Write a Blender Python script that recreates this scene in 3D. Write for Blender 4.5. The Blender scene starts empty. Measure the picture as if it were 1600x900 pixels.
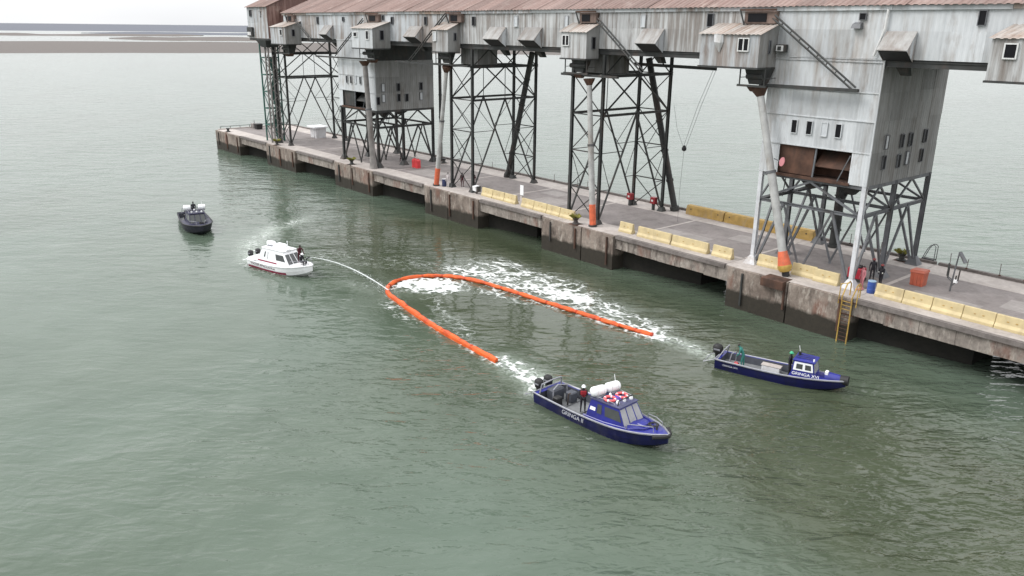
import bpy, math, random
import numpy as np
from mathutils import Vector, Matrix
random.seed(11)
PI = math.pi
sc = bpy.context.scene
COL = sc.collection

# ------------------------------------------------------------------ camera
H = 22.0
AZ, TILT, ROLL = math.radians(139.55), math.radians(18.1), math.radians(0.65)
h_ = Vector((math.cos(AZ), math.sin(AZ), 0))
fwd = h_ * math.cos(TILT) + Vector((0, 0, -math.sin(TILT)))
rgt = Vector((math.sin(AZ), -math.cos(AZ), 0))
upv = rgt.cross(fwd)
r2 = rgt * math.cos(ROLL) + upv * math.sin(ROLL)
u2 = -rgt * math.sin(ROLL) + upv * math.cos(ROLL)
cd = bpy.data.cameras.new('camera')
cd.sensor_width = 36.0
cd.lens = 1245.0 / 1600.0 * 36.0
cd.clip_start = 0.5
cd.clip_end = 60000
cam = bpy.data.objects.new('camera', cd)
COL.objects.link(cam)
M = Matrix((r2, u2, -fwd)).transposed().to_4x4()
M.translation = Vector((0, 0, H))
cam.matrix_world = M
sc.camera = cam

# ------------------------------------------------------------------ sky, sun, exposure
SUN_EL, SUN_DIR = math.radians(46), Vector((-0.62, -0.78, 0)).normalized()   # towards the sun (horizontal)
w = bpy.data.worlds.new('World'); sc.world = w; w.use_nodes = True
nt = w.node_tree; nt.nodes.clear()
sky = nt.nodes.new('ShaderNodeTexSky'); sky.sky_type = 'NISHITA'; sky.sun_disc = False
sky.sun_elevation = SUN_EL
sky.sun_rotation = math.atan2(SUN_DIR.x, SUN_DIR.y)
sky.air_density = 1.0; sky.dust_density = 3.0; sky.ozone_density = 1.0
hsv = nt.nodes.new('ShaderNodeHueSaturation'); hsv.inputs['Saturation'].default_value = 0.16
mixc = nt.nodes.new('ShaderNodeMixRGB'); mixc.inputs['Fac'].default_value = 0.85
tc = nt.nodes.new('ShaderNodeTexCoord')
cn = nt.nodes.new('ShaderNodeTexNoise'); cn.inputs['Scale'].default_value = 2.2; cn.inputs['Detail'].default_value = 4
cmap = nt.nodes.new('ShaderNodeMapping'); cmap.inputs['Scale'].default_value = (1, 1, 3.5)
cr = nt.nodes.new('ShaderNodeValToRGB')
cr.color_ramp.elements[0].position = 0.3; cr.color_ramp.elements[0].color = (8.6, 8.75, 9.0, 1)
cr.color_ramp.elements[1].position = 0.75; cr.color_ramp.elements[1].color = (10.8, 10.85, 10.9, 1)
bg = nt.nodes.new('ShaderNodeBackground'); bg.inputs['Strength'].default_value = 0.15
wo = nt.nodes.new('ShaderNodeOutputWorld')
L = nt.links.new
L(sky.outputs[0], hsv.inputs['Color']); L(hsv.outputs[0], mixc.inputs['Color1'])
L(tc.outputs['Generated'], cmap.inputs[0]); L(cmap.outputs[0], cn.inputs['Vector'])
L(cn.outputs['Fac'], cr.inputs[0]); L(cr.outputs[0], mixc.inputs['Color2'])
# overcast sky: dimmer towards the horizon, brightest overhead
sz = nt.nodes.new('ShaderNodeSeparateXYZ'); L(tc.outputs['Generated'], sz.inputs[0])
gr = nt.nodes.new('ShaderNodeMapRange'); gr.inputs[1].default_value = 0.0; gr.inputs[2].default_value = 1.0; gr.inputs[3].default_value = 0.59; gr.inputs[4].default_value = 1.38
L(sz.outputs['Z'], gr.inputs[0])
mul = nt.nodes.new('ShaderNodeMixRGB'); mul.blend_type = 'MULTIPLY'; mul.inputs['Fac'].default_value = 1.0
L(mixc.outputs[0], mul.inputs['Color1']); L(gr.outputs[0], mul.inputs['Color2'])
L(mul.outputs[0], bg.inputs[0]); L(bg.outputs[0], wo.inputs[0])
sl = bpy.data.lights.new('sun', 'SUN'); sl.energy = 1.5; sl.angle = math.radians(24); sl.color = (1.0, 0.975, 0.94)
so = bpy.data.objects.new('sun', sl); COL.objects.link(so)
sdir = Vector((SUN_DIR.x * math.cos(SUN_EL), SUN_DIR.y * math.cos(SUN_EL), math.sin(SUN_EL)))
so.rotation_euler = sdir.to_track_quat('Z', 'Y').to_euler()
so.location = (0, 0, 60)
vs = sc.view_settings
vs.view_transform = 'Standard'; vs.look = 'None'; vs.exposure = 0.36; vs.gamma = 1.0; vs.use_curve_mapping = False

# ------------------------------------------------------------------ materials
def new_mat(name):
    m = bpy.data.materials.new(name); m.use_nodes = True
    n = m.node_tree; b = n.nodes['Principled BSDF']
    return m, n, b
def mixrgb(n, fac, a, b, mode='MIX'):
    x = n.nodes.new('ShaderNodeMixRGB'); x.blend_type = mode
    for i, s in ((0, fac), (1, a), (2, b)):
        if isinstance(s, (int, float)): x.inputs[i].default_value = s
        elif isinstance(s, (tuple, list)): x.inputs[i].default_value = (*s[:3], 1)
        else: n.links.new(s, x.inputs[i])
    return x.outputs[0]
def noise_node(n, vec, scale, detail=4, rough=0.55, vscale=None, dist=0.0):
    if vscale:
        mp = n.nodes.new('ShaderNodeMapping'); mp.inputs['Scale'].default_value = vscale
        n.links.new(vec, mp.inputs[0]); vec = mp.outputs[0]
    t = n.nodes.new('ShaderNodeTexNoise')
    t.inputs['Scale'].default_value = scale; t.inputs['Detail'].default_value = detail
    t.inputs['Roughness'].default_value = rough; t.inputs['Distortion'].default_value = dist
    n.links.new(vec, t.inputs['Vector'])
    return t.outputs['Fac']
def ramp(n, src, stops):
    r = n.nodes.new('ShaderNodeValToRGB'); e = r.color_ramp.elements
    while len(e) < len(stops): e.new(0.5)
    for i, (p, c) in enumerate(stops):
        e[i].position = p
        e[i].color = (c, c, c, 1) if isinstance(c, (int, float)) else (*c, 1)
    n.links.new(src, r.inputs[0])
    return r.outputs[0]
def wpos(n):
    return n.nodes.new('ShaderNodeNewGeometry').outputs['Position']
def opos(n):
    return n.nodes.new('ShaderNodeTexCoord').outputs['Object']
def bump(n, b, h, strength, dist):
    x = n.nodes.new('ShaderNodeBump'); x.inputs['Strength'].default_value = strength; x.inputs['Distance'].default_value = dist
    n.links.new(h, x.inputs['Height']); n.links.new(x.outputs[0], b.inputs['Normal'])
def paint(name, col, rough=0.5, var=0.25, scale=2.5, metal=0.0, dirt=None, spec=0.5):
    m, n, b = new_mat(name)
    p = wpos(n)
    f = noise_node(n, p, scale, 5)
    dark = tuple(c * (1 - var) for c in col); lite = tuple(min(1, c * (1 + var * 0.6)) for c in col)
    c = ramp(n, f, [(0.3, dark), (0.7, lite)])
    if dirt:
        g = noise_node(n, p, scale * 0.7, 6, 0.65, (1, 1, 0.35))
        c = mixrgb(n, ramp(n, g, [(0.52, 0.0), (0.72, 1.0)]), c, dirt)
    n.links.new(c, b.inputs['Base Color'])
    b.inputs['Roughness'].default_value = rough; b.inputs['Metallic'].default_value = metal
    b.inputs['Specular IOR Level'].default_value = spec
    return m
def sheet_metal(name, base, dirty, rust, thr=(0.5, 0.72), rough=0.55, streak=(1.6, 1.6, 0.16)):
    m, n, b = new_mat(name)
    p = wpos(n)
    big = noise_node(n, p, 0.12, 4)
    st = noise_node(n, p, 1.0, 7, 0.62, streak)
    fine = noise_node(n, p, 4.0, 4, 0.6, (1, 1, 0.25))
    add = n.nodes.new('ShaderNodeMath'); add.operation = 'MULTIPLY_ADD'
    n.links.new(big, add.inputs[0]); add.inputs[1].default_value = 0.55
    n.links.new(st, add.inputs[2])
    sub = n.nodes.new('ShaderNodeMath'); sub.operation = 'SUBTRACT'
    n.links.new(add.outputs[0], sub.inputs[0]); sub.inputs[1].default_value = 0.275
    c = ramp(n, sub.outputs[0], [(0.3, base), (thr[0], tuple(x * .9 for x in base)), (thr[1], dirty), (0.86, rust)])
    c = mixrgb(n, 0.35, c, ramp(n, fine, [(0.3, 0.35), (0.65, 0.75)]), 'SOFT_LIGHT')
    rs = noise_node(n, p, 1.0, 6, 0.68, (0.8, 0.8, 0.28))
    c = mixrgb(n, ramp(n, rs, [(0.56, 0.0), (0.72, 0.6)]), c, rust)
    oi = n.nodes.new('ShaderNodeObjectInfo')
    rv = ramp(n, oi.outputs['Random'], [(0, 0.78), (0.5, 0.97), (1, 1.08)])
    c = mixrgb(n, 1.0, c, rv, 'MULTIPLY')
    n.links.new(c, b.inputs['Base Color'])
    b.inputs['Roughness'].default_value = rough
    bump(n, b, fine, 0.25, 0.02)
    return m
GALV = sheet_metal('galvanised_sheet', (0.50, 0.52, 0.54), (0.29, 0.265, 0.25), (0.15, 0.095, 0.07), (0.46, 0.60))
GALV_DIRTY = sheet_metal('streaked_sheet', (0.46, 0.465, 0.465), (0.235, 0.22, 0.208), (0.13, 0.10, 0.082), (0.44, 0.58), 0.65, (2.6, 2.6, 0.13))
GALV_CLEAN = sheet_metal('pale_painted_sheet', (0.54, 0.56, 0.575), (0.37, 0.36, 0.35), (0.24, 0.19, 0.155), (0.50, 0.70))
GALV_SIDE = sheet_metal('weathered_shaded_side_sheet', (0.25, 0.25, 0.245), (0.155, 0.147, 0.138), (0.10, 0.078, 0.06), (0.45, 0.66))  # weathered, and darker overall to paint shade on the side walls
HOODM = sheet_metal('hood_sheet', (0.34, 0.335, 0.325), (0.23, 0.21, 0.195), (0.14, 0.1, 0.08), (0.45, 0.62), 0.65, (1.6, 0.4, 0.4))
ROOF = sheet_metal('rusty_roof_sheet', (0.235, 0.165, 0.145), (0.18, 0.115, 0.098), (0.34, 0.28, 0.25), (0.42, 0.6), 0.8, (1.4, 0.12, 0.12))
SHEDROOF = sheet_metal('shed_roof_sheet', (0.40, 0.365, 0.335), (0.27, 0.21, 0.175), (0.2, 0.12, 0.08), (0.42, 0.62), 0.75, (1.5, 0.25, 0.25))
BROWNWALL = sheet_metal('rusted_brown_sheet', (0.24, 0.15, 0.125), (0.12, 0.06, 0.05), (0.30, 0.24, 0.20), (0.45, 0.62))
DORM = sheet_metal('dormer_sheet', (0.17, 0.12, 0.10), (0.10, 0.068, 0.056), (0.22, 0.18, 0.16), (0.4, 0.6), 0.8)
RUST = paint('rust', (0.085, 0.042, 0.027), 0.85, 0.6, 1.0, dirt=(0.03, 0.022, 0.018))
STEEL = paint('dark_steel', (0.036, 0.038, 0.037), 0.65, 0.4, 1.5, dirt=(0.07, 0.05, 0.042))
STEEL_G = paint('green_steel', (0.035, 0.115, 0.092), 0.6, 0.35, 1.5, dirt=(0.04, 0.065, 0.055))
STEEL_P = paint('grey_painted_steel', (0.125, 0.13, 0.14), 0.55, 0.35, 1.2, dirt=(0.06, 0.052, 0.047))
STEEL_W = paint('white_painted_steel', (0.55, 0.56, 0.58), 0.5, 0.2, 1.5, dirt=(0.3, 0.24, 0.19))
TUBE = paint('spout_grey', (0.42, 0.42, 0.41), 0.5, 0.25, 1.2, dirt=(0.25, 0.22, 0.19))
TUBE_D = paint('spout_brown_grey', (0.22, 0.205, 0.195), 0.6, 0.35, 1.2, dirt=(0.12, 0.09, 0.075))
ORANGE = paint('orange_paint', (0.62, 0.13, 0.055), 0.55, 0.25, 3, dirt=(0.35, 0.13, 0.08))
YELLOW = paint('cream_yellow_plastic', (0.52, 0.425, 0.235), 0.6, 0.16, 1.6, dirt=(0.36, 0.29, 0.17))
OCHRE = paint('ochre_concrete', (0.40, 0.26, 0.08), 0.8, 0.25, 2, dirt=(0.34, 0.25, 0.14))
YPAINT = paint('yellow_paint', (0.46, 0.30, 0.07), 0.6, 0.3, 2.2, dirt=(0.16, 0.085, 0.035))
RED = paint('red_plastic', (0.62, 0.045, 0.05), 0.45, 0.2, 2)
ORED = paint('faded_orange_plastic', (0.42, 0.10, 0.055), 0.55, 0.2, 2, dirt=(0.42, 0.13, 0.08))
BLUED = paint('blue_drum', (0.035, 0.085, 0.33), 0.4, 0.2, 2)
NAVYD = paint('dark_blue_drum', (0.02, 0.03, 0.09), 0.4, 0.2, 2)
BLACK = paint('black_rubber', (0.012, 0.012, 0.013), 0.6, 0.3, 3)
PANE = paint('dark_window', (0.008, 0.008, 0.010), 0.5, 0.2, 3, spec=0.15)
PANE_L = paint('pale_window', (0.50, 0.52, 0.54), 0.3, 0.1, 3)  # pale colour stands in for daylight showing through some panes
FRAME = paint('window_frame_paint', (0.62, 0.62, 0.61), 0.5, 0.15, 3)
WHITE = paint('white_gelcoat', (0.80, 0.81, 0.82), 0.3, 0.05, 2)
BHULL = paint('blue_hull', (0.004, 0.005, 0.055), 0.35, 0.35, 1.2, dirt=(0.012, 0.013, 0.035))
BCABIN = paint('blue_cabin', (0.018, 0.022, 0.21), 0.32, 0.3, 1.4, dirt=(0.045, 0.05, 0.20))
BROOF = paint('blue_grey_roof', (0.055, 0.058, 0.125), 0.45, 0.3, 1.5, dirt=(0.10, 0.10, 0.15))
NHULL = paint('navy_hull', (0.005, 0.005, 0.015), 0.55, 0.3, 1.5)
NCABIN = paint('navy_cabin', (0.016, 0.016, 0.046), 0.5, 0.25, 2)
ALU = paint('aluminium', (0.27, 0.275, 0.305), 0.4, 0.2, 3, metal=0.2)
FLOOR = paint('boat_floor', (0.165, 0.17, 0.175), 0.7, 0.25, 2.5)
LINER = paint('boat_liner', (0.055, 0.06, 0.075), 0.6, 0.3, 2)
GLASS = paint('boat_glass', (0.055, 0.06, 0.06), 0.08, 0.2, 2)
GLASS_L = paint('windscreen_glass', (0.30, 0.30, 0.31), 0.08, 0.15, 2)
MAROON = paint('dark_red_stripe', (0.22, 0.012, 0.045), 0.4, 0.2, 3)
BUOY = paint('lifebuoy_red', (0.72, 0.10, 0.11), 0.5, 0.1, 4)
PURPLE = paint('purple_cover', (0.10, 0.05, 0.32), 0.7, 0.2, 4)
BOOM = paint('boom_orange', (0.64, 0.10, 0.012), 0.55, 0.3, 1.3, dirt=(0.34, 0.032, 0.010))
BOOMJ = paint('boom_joint', (0.45, 0.045, 0.012), 0.6, 0.25, 3)
LETTER = paint('white_lettering', (0.82, 0.83, 0.86), 0.5, 0.03, 3)
LETTER_G = paint('grey_lettering', (0.42, 0.43, 0.47), 0.5, 0.05, 3)
LETTER_D = paint('dark_lettering', (0.10, 0.07, 0.08), 0.5, 0.1, 3)
SKIN = paint('skin', (0.42, 0.24, 0.17), 0.6, 0.1, 8)
HAIR = paint('dark_hair', (0.02, 0.015, 0.012), 0.7, 0.2, 8)
BOOT = paint('boot', (0.012, 0.011, 0.011), 0.5, 0.2, 5)
CL = {k: paint('cloth_' + k, c, 0.85, 0.2, 6) for k, c in dict(red=(0.36, 0.02, 0.03), black=(0.016, 0.015, 0.02), teal=(0.03, 0.17, 0.145),
      maroon=(0.06, 0.009, 0.015), pink=(0.52, 0.20, 0.22), pale=(0.5, 0.46, 0.46), navy=(0.02, 0.025, 0.06), blue=(0.03, 0.06, 0.2)).items()}
GREENH = paint('green_helmet', (0.05, 0.38, 0.2), 0.4, 0.1, 4)
REDH = paint('dark_red_helmet', (0.20, 0.03, 0.03), 0.4, 0.1, 4)
HIVIS = paint('reflective_band', (0.75, 0.75, 0.68), 0.4, 0.05, 4)
LEAFM = paint('dry_grass', (0.24, 0.23, 0.045), 0.8, 0.35, 5)
PALEB = paint('pale_box', (0.62, 0.62, 0.63), 0.6, 0.12, 1.2, dirt=(0.45, 0.42, 0.4))

def concrete(name, a, b_, stain, stain_amt, tide=False, streaks=False, rough=0.9, grain=0.6):
    m, n, b = new_mat(name)
    p = wpos(n)
    f1 = noise_node(n, p, 0.35, 6, 0.6); f2 = noise_node(n, p, 3.0, 6, 0.65)
    c = ramp(n, f1, [(0.3, a), (0.7, b_)])
    c = mixrgb(n, grain, c, ramp(n, f2, [(0.25, 0.25), (0.75, 0.78)]), 'OVERLAY')
    f3 = noise_node(n, p, 0.8, 7, 0.65, (1, 1, 0.6) if streaks else None)
    c = mixrgb(n, ramp(n, f3, [(0.5, 0.0), (0.5 + 0.22, stain_amt)]), c, stain)
    if streaks:
        f5 = noise_node(n, p, 1.0, 6, 0.72, (1.3, 1.3, 0.34))
        c = mixrgb(n, ramp(n, f5, [(0.52, 0.0), (0.66, 0.75)]), c, (0.045, 0.034, 0.029))
        f6 = noise_node(n, p, 1.0, 5, 0.6, (0.5, 0.5, 0.25))
        c = mixrgb(n, ramp(n, f6, [(0.56, 0.0), (0.68, 0.6)]), c, (0.17, 0.072, 0.048))
        f7 = noise_node(n, p, 1.7, 5, 0.7, (1.5, 1.5, 0.5))
        c = mixrgb(n, ramp(n, f7, [(0.54, 0.0), (0.68, 0.6)]), c, (0.46, 0.42, 0.37))
    if tide:   # weed and slime that grow up to the high-water mark
        sep = n.nodes.new('ShaderNodeSeparateXYZ'); n.links.new(p, sep.inputs[0])
        ad = n.nodes.new('ShaderNodeMath'); ad.operation = 'MULTIPLY_ADD'
        f4 = noise_node(n, p, 0.9, 5, 0.6)
        n.links.new(f4, ad.inputs[0]); ad.inputs[1].default_value = 0.8; n.links.new(sep.outputs['Z'], ad.inputs[2])
        k = ramp(n, ad.outputs[0], [(0.0, 1.0), (1.0, 0.0)])
        mr = n.nodes.new('ShaderNodeMapRange'); n.links.new(ad.outputs[0], mr.inputs[0])
        mr.inputs[1].default_value = 1.75; mr.inputs[2].default_value = 2.05; mr.inputs[3].default_value = 1; mr.inputs[4].default_value = 0
        c = mixrgb(n, mr.outputs[0], c, mixrgb(n, f2, (0.012, 0.011, 0.008), (0.042, 0.034, 0.024)))
    n.links.new(c, b.inputs['Base Color']); b.inputs['Roughness'].default_value = rough
    bump(n, b, f2, 0.5, 0.05)
    return m
CONC = concrete('quay_concrete', (0.15, 0.118, 0.098), (0.28, 0.235, 0.20), (0.075, 0.055, 0.044), 0.85, True, True)
BEAMC = concrete('edge_beam_concrete', (0.175, 0.15, 0.132), (0.30, 0.265, 0.235), (0.07, 0.056, 0.047), 0.85, False, True)
DECK = concrete('deck_asphalt', (0.175, 0.155, 0.149), (0.235, 0.21, 0.202), (0.12, 0.103, 0.097), 0.75, grain=0.3)
DECKL = concrete('deck_concrete', (0.33, 0.295, 0.275), (0.46, 0.42, 0.39), (0.24, 0.2, 0.18), 0.5, grain=0.35)
VOIDWALL = concrete('void_shade_wall', (0.010, 0.010, 0.008), (0.020, 0.018, 0.014), (0.006, 0.006, 0.005), 0.6)  # near-black colour stands in for shade between the blocks
UNDER = concrete('shaded_underside', (0.035, 0.031, 0.027), (0.06, 0.052, 0.045), (0.02, 0.018, 0.015), 0.6)  # darkened to put the shade under the deck into the colour
DECKP = concrete('deck_patch', (0.235, 0.215, 0.205), (0.30, 0.275, 0.262), (0.16, 0.14, 0.13), 0.5, grain=0.3)
DECKD = concrete('dark_edge', (0.125, 0.108, 0.102), (0.19, 0.168, 0.157), (0.08, 0.07, 0.06), 0.7)

# ------------------------------------------------------------------ mesh helpers
class MB:
    def __init__(s): s.v = []; s.f = []; s.mi = []
    def poly(s, pts, mi=0):
        i = len(s.v); s.v += [tuple(p) for p in pts]; s.f.append(tuple(range(i, i + len(pts)))); s.mi.append(mi)
    def hexa(s, p, mi=0):            # p: 4 bottom (ccw from above), 4 top
        i = len(s.v); s.v += [tuple(q) for q in p]
        for f in ((3, 2, 1, 0), (4, 5, 6, 7), (0, 1, 5, 4), (1, 2, 6, 5), (2, 3, 7, 6), (3, 0, 4, 7)):
            s.f.append(tuple(i + k for k in f)); s.mi.append(mi)
        return s
    def box(s, x0, x1, y0, y1, z0, z1, mi=0):
        return s.hexa([(x0, y0, z0), (x1, y0, z0), (x1, y1, z0), (x0, y1, z0), (x0, y0, z1), (x1, y0, z1), (x1, y1, z1), (x0, y1, z1)], mi)
    def bbox(s, x0, x1, y0, y1, z0, z1, b=0.03, mi=0):   # box with chamfered vertical and top edges
        ring = lambda i, z: [(x0 + i, y0 + b, z), (x0 + b, y0 + i, z), (x1 - b, y0 + i, z), (x1 - i, y0 + b, z), (x1 - i, y1 - b, z), (x1 - b, y1 - i, z), (x0 + b, y1 - i, z), (x0 + i, y1 - b, z)]
        s.loft([ring(0, z0), ring(0, z1 - b), [(x, y, z1) for x, y, z in ring(b * .9, z1)]], mi); return s
    def loft(s, rings, mi=0, cap=True):
        n = len(rings[0]); i0 = len(s.v)
        for r in rings: s.v += [tuple(p) for p in r]
        for k in range(len(rings) - 1):
            for j in range(n):
                a = i0 + k * n + j; b = i0 + k * n + (j + 1) % n
                s.f.append((a, b, b + n, a + n)); s.mi.append(mi)
        if cap:
            s.f.append(tuple(i0 + j for j in reversed(range(n)))); s.mi.append(mi)
            s.f.append(tuple(i0 + (len(rings) - 1) * n + j for j in range(n))); s.mi.append(mi)
        return s
    def tube(s, path, r, n=8, mi=0, closed=False, cap=True):
        P = [Vector(p) for p in path]; R = r if isinstance(r, (list, tuple)) else [r] * len(P)
        rings = []; nrm = None
        for i, p in enumerate(P):
            if closed: t = P[(i + 1) % len(P)] - P[i - 1]
            else: t = P[min(i + 1, len(P) - 1)] - P[max(i - 1, 0)]
            t.normalize()
            if nrm is None:
                nrm = t.orthogonal().normalized()
            else:
                nrm = (nrm - t * nrm.dot(t))
                nrm = nrm.normalized() if nrm.length > 1e-6 else t.orthogonal().normalized()
            bi = t.cross(nrm)
            rings.append([p + (nrm * math.cos(2 * PI * k / n) + bi * math.sin(2 * PI * k / n)) * R[i] for k in range(n)])
        if closed: rings.append(rings[0])
        return s.loft(rings, mi, cap and not closed)
    def lathe(s, c, prof, n=14, mi=0):      # prof: [(r, z)] about a vertical axis through c
        return s.loft([[(c[0] + max(r, 1e-3) * math.cos(2 * PI * k / n), c[1] + max(r, 1e-3) * math.sin(2 * PI * k / n), c[2] + z) for k in range(n)] for r, z in prof], mi)
    def build(s, name, mats, parent=None, local=False, smooth=False, link=True):
        me = bpy.data.meshes.new(name); me.from_pydata(s.v, [], s.f)
        if not isinstance(mats, (list, tuple)): mats = [mats]
        for m in mats: me.materials.append(m)
        if len(mats) > 1: me.polygons.foreach_set('material_index', s.mi)
        if smooth:
            me.polygons.foreach_set('use_smooth', [True] * len(me.polygons))
            me.set_sharp_from_angle(angle=math.radians(40))
        me.update()
        if not link: return me
        o = bpy.data.objects.new(name, me); COL.objects.link(o)
        if parent:
            o.parent = parent
            if not local: o.location = -wloc(parent)
        return o
def wloc(o):
    v = Vector((0, 0, 0))
    while o: v += o.location; o = o.parent
    return v
def tag(o, label=None, cat=None, group=None, kind=None):
    if label: o['label'] = label
    if cat: o['category'] = cat
    if group: o['group'] = group
    if kind: o['kind'] = kind
    return o
def thing(name, label, cat, loc=(0, 0, 0), rz=0.0, group=None):
    o = bpy.data.objects.new(name, None); COL.objects.link(o); o.empty_display_size = 0.3
    o.location = loc; o.rotation_euler = (0, 0, rz)
    return tag(o, label, cat, group)
def place(name, me, parent, mat):
    o = bpy.data.objects.new(name, me); COL.objects.link(o)
    if parent: o.parent = parent; mat = Matrix.Translation(-wloc(parent)) @ mat
    o.matrix_basis = mat
    return o
_bars = {}
def bar_mesh(m, kind):
    k = (m.name, kind)
    if k not in _bars:
        b = MB()
        if kind == 'box': b.box(0, 1, -.5, .5, -.5, .5)
        elif kind == 'ell':
            b.box(0, 1, -.5, .5, -.5, -.34); b.box(0, 1, -.5, -.34, -.339, .5)
        else:
            b.box(0, 1, -.5, .5, -.5, -.36); b.box(0, 1, -.5, .5, .36, .5); b.box(0, 1, -.09, .09, -.359, .359)
        _bars[k] = b.build('bar', m, link=False)
    return _bars[k]
def bar(name, p0, p1, w, h, m, parent, kind='box', up=(0, 0, 1)):
    p0 = Vector(p0); p1 = Vector(p1); d = p1 - p0; Ln = d.length; x = d / Ln
    u = Vector(up)
    if abs(x.dot(u)) > 0.98: u = Vector((0, 1, 0))
    y = u.cross(x).normalized(); z = x.cross(y)
    R = Matrix((x * Ln, y * w, z * h)).transposed().to_4x4(); R.translation = p0
    return place(name, bar_mesh(m, kind), parent, R)

# ribbed metal sheet: unit u along local X, unit v along local Z, ribs stand out along -Y
_sheets = {}
def sheet_mesh(m, ribs=6):
    k = (m.name, ribs)
    if k not in _sheets:
        b = MB(); prof = []
        for i in range(ribs):
            u = i / ribs; d = 1 / ribs
            prof += [(u, 0), (u + d * .42, 0), (u + d * .58, -1), (u + d * .84, -1)]
        prof.append((1, 0))
        for (a, ya), (c, yc) in zip(prof[:-1], prof[1:]):
            b.poly([(a, ya, 0), (c, yc, 0), (c, yc, 1), (a, ya, 1)])
        _sheets[k] = b.build('sheet', m, link=False)
    return _sheets[k]
def sheet(name, org, u, v, m, parent, rib=0.035, ribs=6):
    u = Vector(u); v = Vector(v); n = v.cross(u).normalized() * -1   # local Y points into the wall
    R = Matrix((u, n * rib, v)).transposed().to_4x4(); R.translation = Vector(org)
    return place(name, sheet_mesh(m, ribs), parent, R)
def sheet_wall(parent, org, u, length, zs, m, openings=(), pw=2.05, name='wall_sheet', outward=None, skip_rand=0.0):
    """ribbed sheets covering a vertical wall; u = unit vector along the wall (left to right seen from outside); openings (a0, a1, z0, z1)"""
    org = Vector(org); u = Vector(u); out = Vector((u.y, -u.x, 0))
    n = max(1, round(length / pw)); us = [length * i / n for i in range(n + 1)]
    us = sorted(set([round(x, 3) for x in us] + [round(x, 3) for o in openings for x in o[:2]]))
    us2 = [us[0]]
    for x in us[1:]:
        isop = any(abs(x - q) < 1e-3 for o in openings for q in o[:2])
        if x - us2[-1] < 0.5 and not isop and x != us[-1]: continue
        us2.append(x)
    zz = sorted(set(list(zs) + [z for o in openings for z in o[2:]]))
    for a, c in zip(us2[:-1], us2[1:]):
        for z0, z1 in zip(zz[:-1], zz[1:]):
            um, zm = (a + c) / 2, (z0 + z1) / 2
            if any(o[0] < um < o[1] and o[2] < zm < o[3] for o in openings): continue
            off = random.uniform(0.0, 0.02)
            ov = 0.03
            lo = z0 - ov if z0 > zz[0] else z0
            tilt = out * random.uniform(-0.004, 0.014)
            p = org + u * a + out * (off + 0.012 * (zz.index(z1) % 2))
            sheet(name, Vector((p.x, p.y, lo)) + tilt, u * (c - a + 0.015), Vector((0, 0, z1 - lo)) - tilt, m, parent, 0.013, 6 if c - a > 1.2 else 3)
def window(parent, c, u, w, h, pale=False, frame=FRAME, fw=0.07, mull=False, proud=0.07):
    """frame and pane on a vertical wall, c = centre on the wall, u = unit vector along the wall"""
    c = Vector(c); u = Vector(u); out = Vector((u.y, -u.x, 0)); z = Vector((0, 0, 1))
    def blk(mb, a0, a1, z0, z1, d0, d1):
        q = lambda a, d, zz: c + u * a + out * d + z * zz
        mb.hexa([q(a0, d1, z0), q(a1, d1, z0), q(a1, d0, z0), q(a0, d0, z0), q(a0, d1, z1), q(a1, d1, z1), q(a1, d0, z1), q(a0, d0, z1)])
    f = MB()
    blk(f, -w / 2 - fw, -w / 2, -h / 2 - fw, h / 2 + fw, 0, proud + .03); blk(f, w / 2, w / 2 + fw, -h / 2 - fw, h / 2 + fw, 0, proud + .03)
    blk(f, -w / 2, w / 2, h / 2, h / 2 + fw, 0, proud + .026); blk(f, -w / 2, w / 2, -h / 2 - fw, -h / 2, 0, proud + .05)
    if mull: blk(f, -.05, .05, -h / 2, h / 2, 0, proud + .02)
    fo = f.build('window_frame', frame, parent)
    p = MB(); blk(p, -w / 2, w / 2, -h / 2, h / 2, -0.05, proud - .015)
    p.build('window_pane', PANE_L if pale else PANE, parent)

# ------------------------------------------------------------------ numpy noise
rng = np.random.default_rng(5)
LAT = rng.random((256, 256))
def vnoise(x, y):
    xi = np.floor(x).astype(int); yi = np.floor(y).astype(int); fx = x - xi; fy = y - yi
    fx = fx * fx * (3 - 2 * fx); fy = fy * fy * (3 - 2 * fy)
    g = lambda a, b: LAT[a & 255, b & 255]
    return (g(xi, yi) * (1 - fx) + g(xi + 1, yi) * fx) * (1 - fy) + (g(xi, yi + 1) * (1 - fx) + g(xi + 1, yi + 1) * fx) * fy
def fbm(x, y, o=4):
    s = 0; a = 0.5; t = 0
    for i in range(o):
        s = s + a * vnoise(x * 2 ** i + 17.3 * i, y * 2 ** i + 9.1 * i); t += a; a *= 0.5
    return s / t
def gauss_line(X, Y, pts, sig):
    """distance-based weight to a polyline"""
    best = np.full(X.shape, 1e9)
    for (x0, y0), (x1, y1) in zip(pts[:-1], pts[1:]):
        dx, dy = x1 - x0, y1 - y0; L2 = dx * dx + dy * dy
        t = np.clip(((X - x0) * dx + (Y - y0) * dy) / L2, 0, 1)
        best = np.minimum(best, (X - x0 - t * dx) ** 2 + (Y - y0 - t * dy) ** 2)
    return np.exp(-best / (2 * sig * sig))

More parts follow.
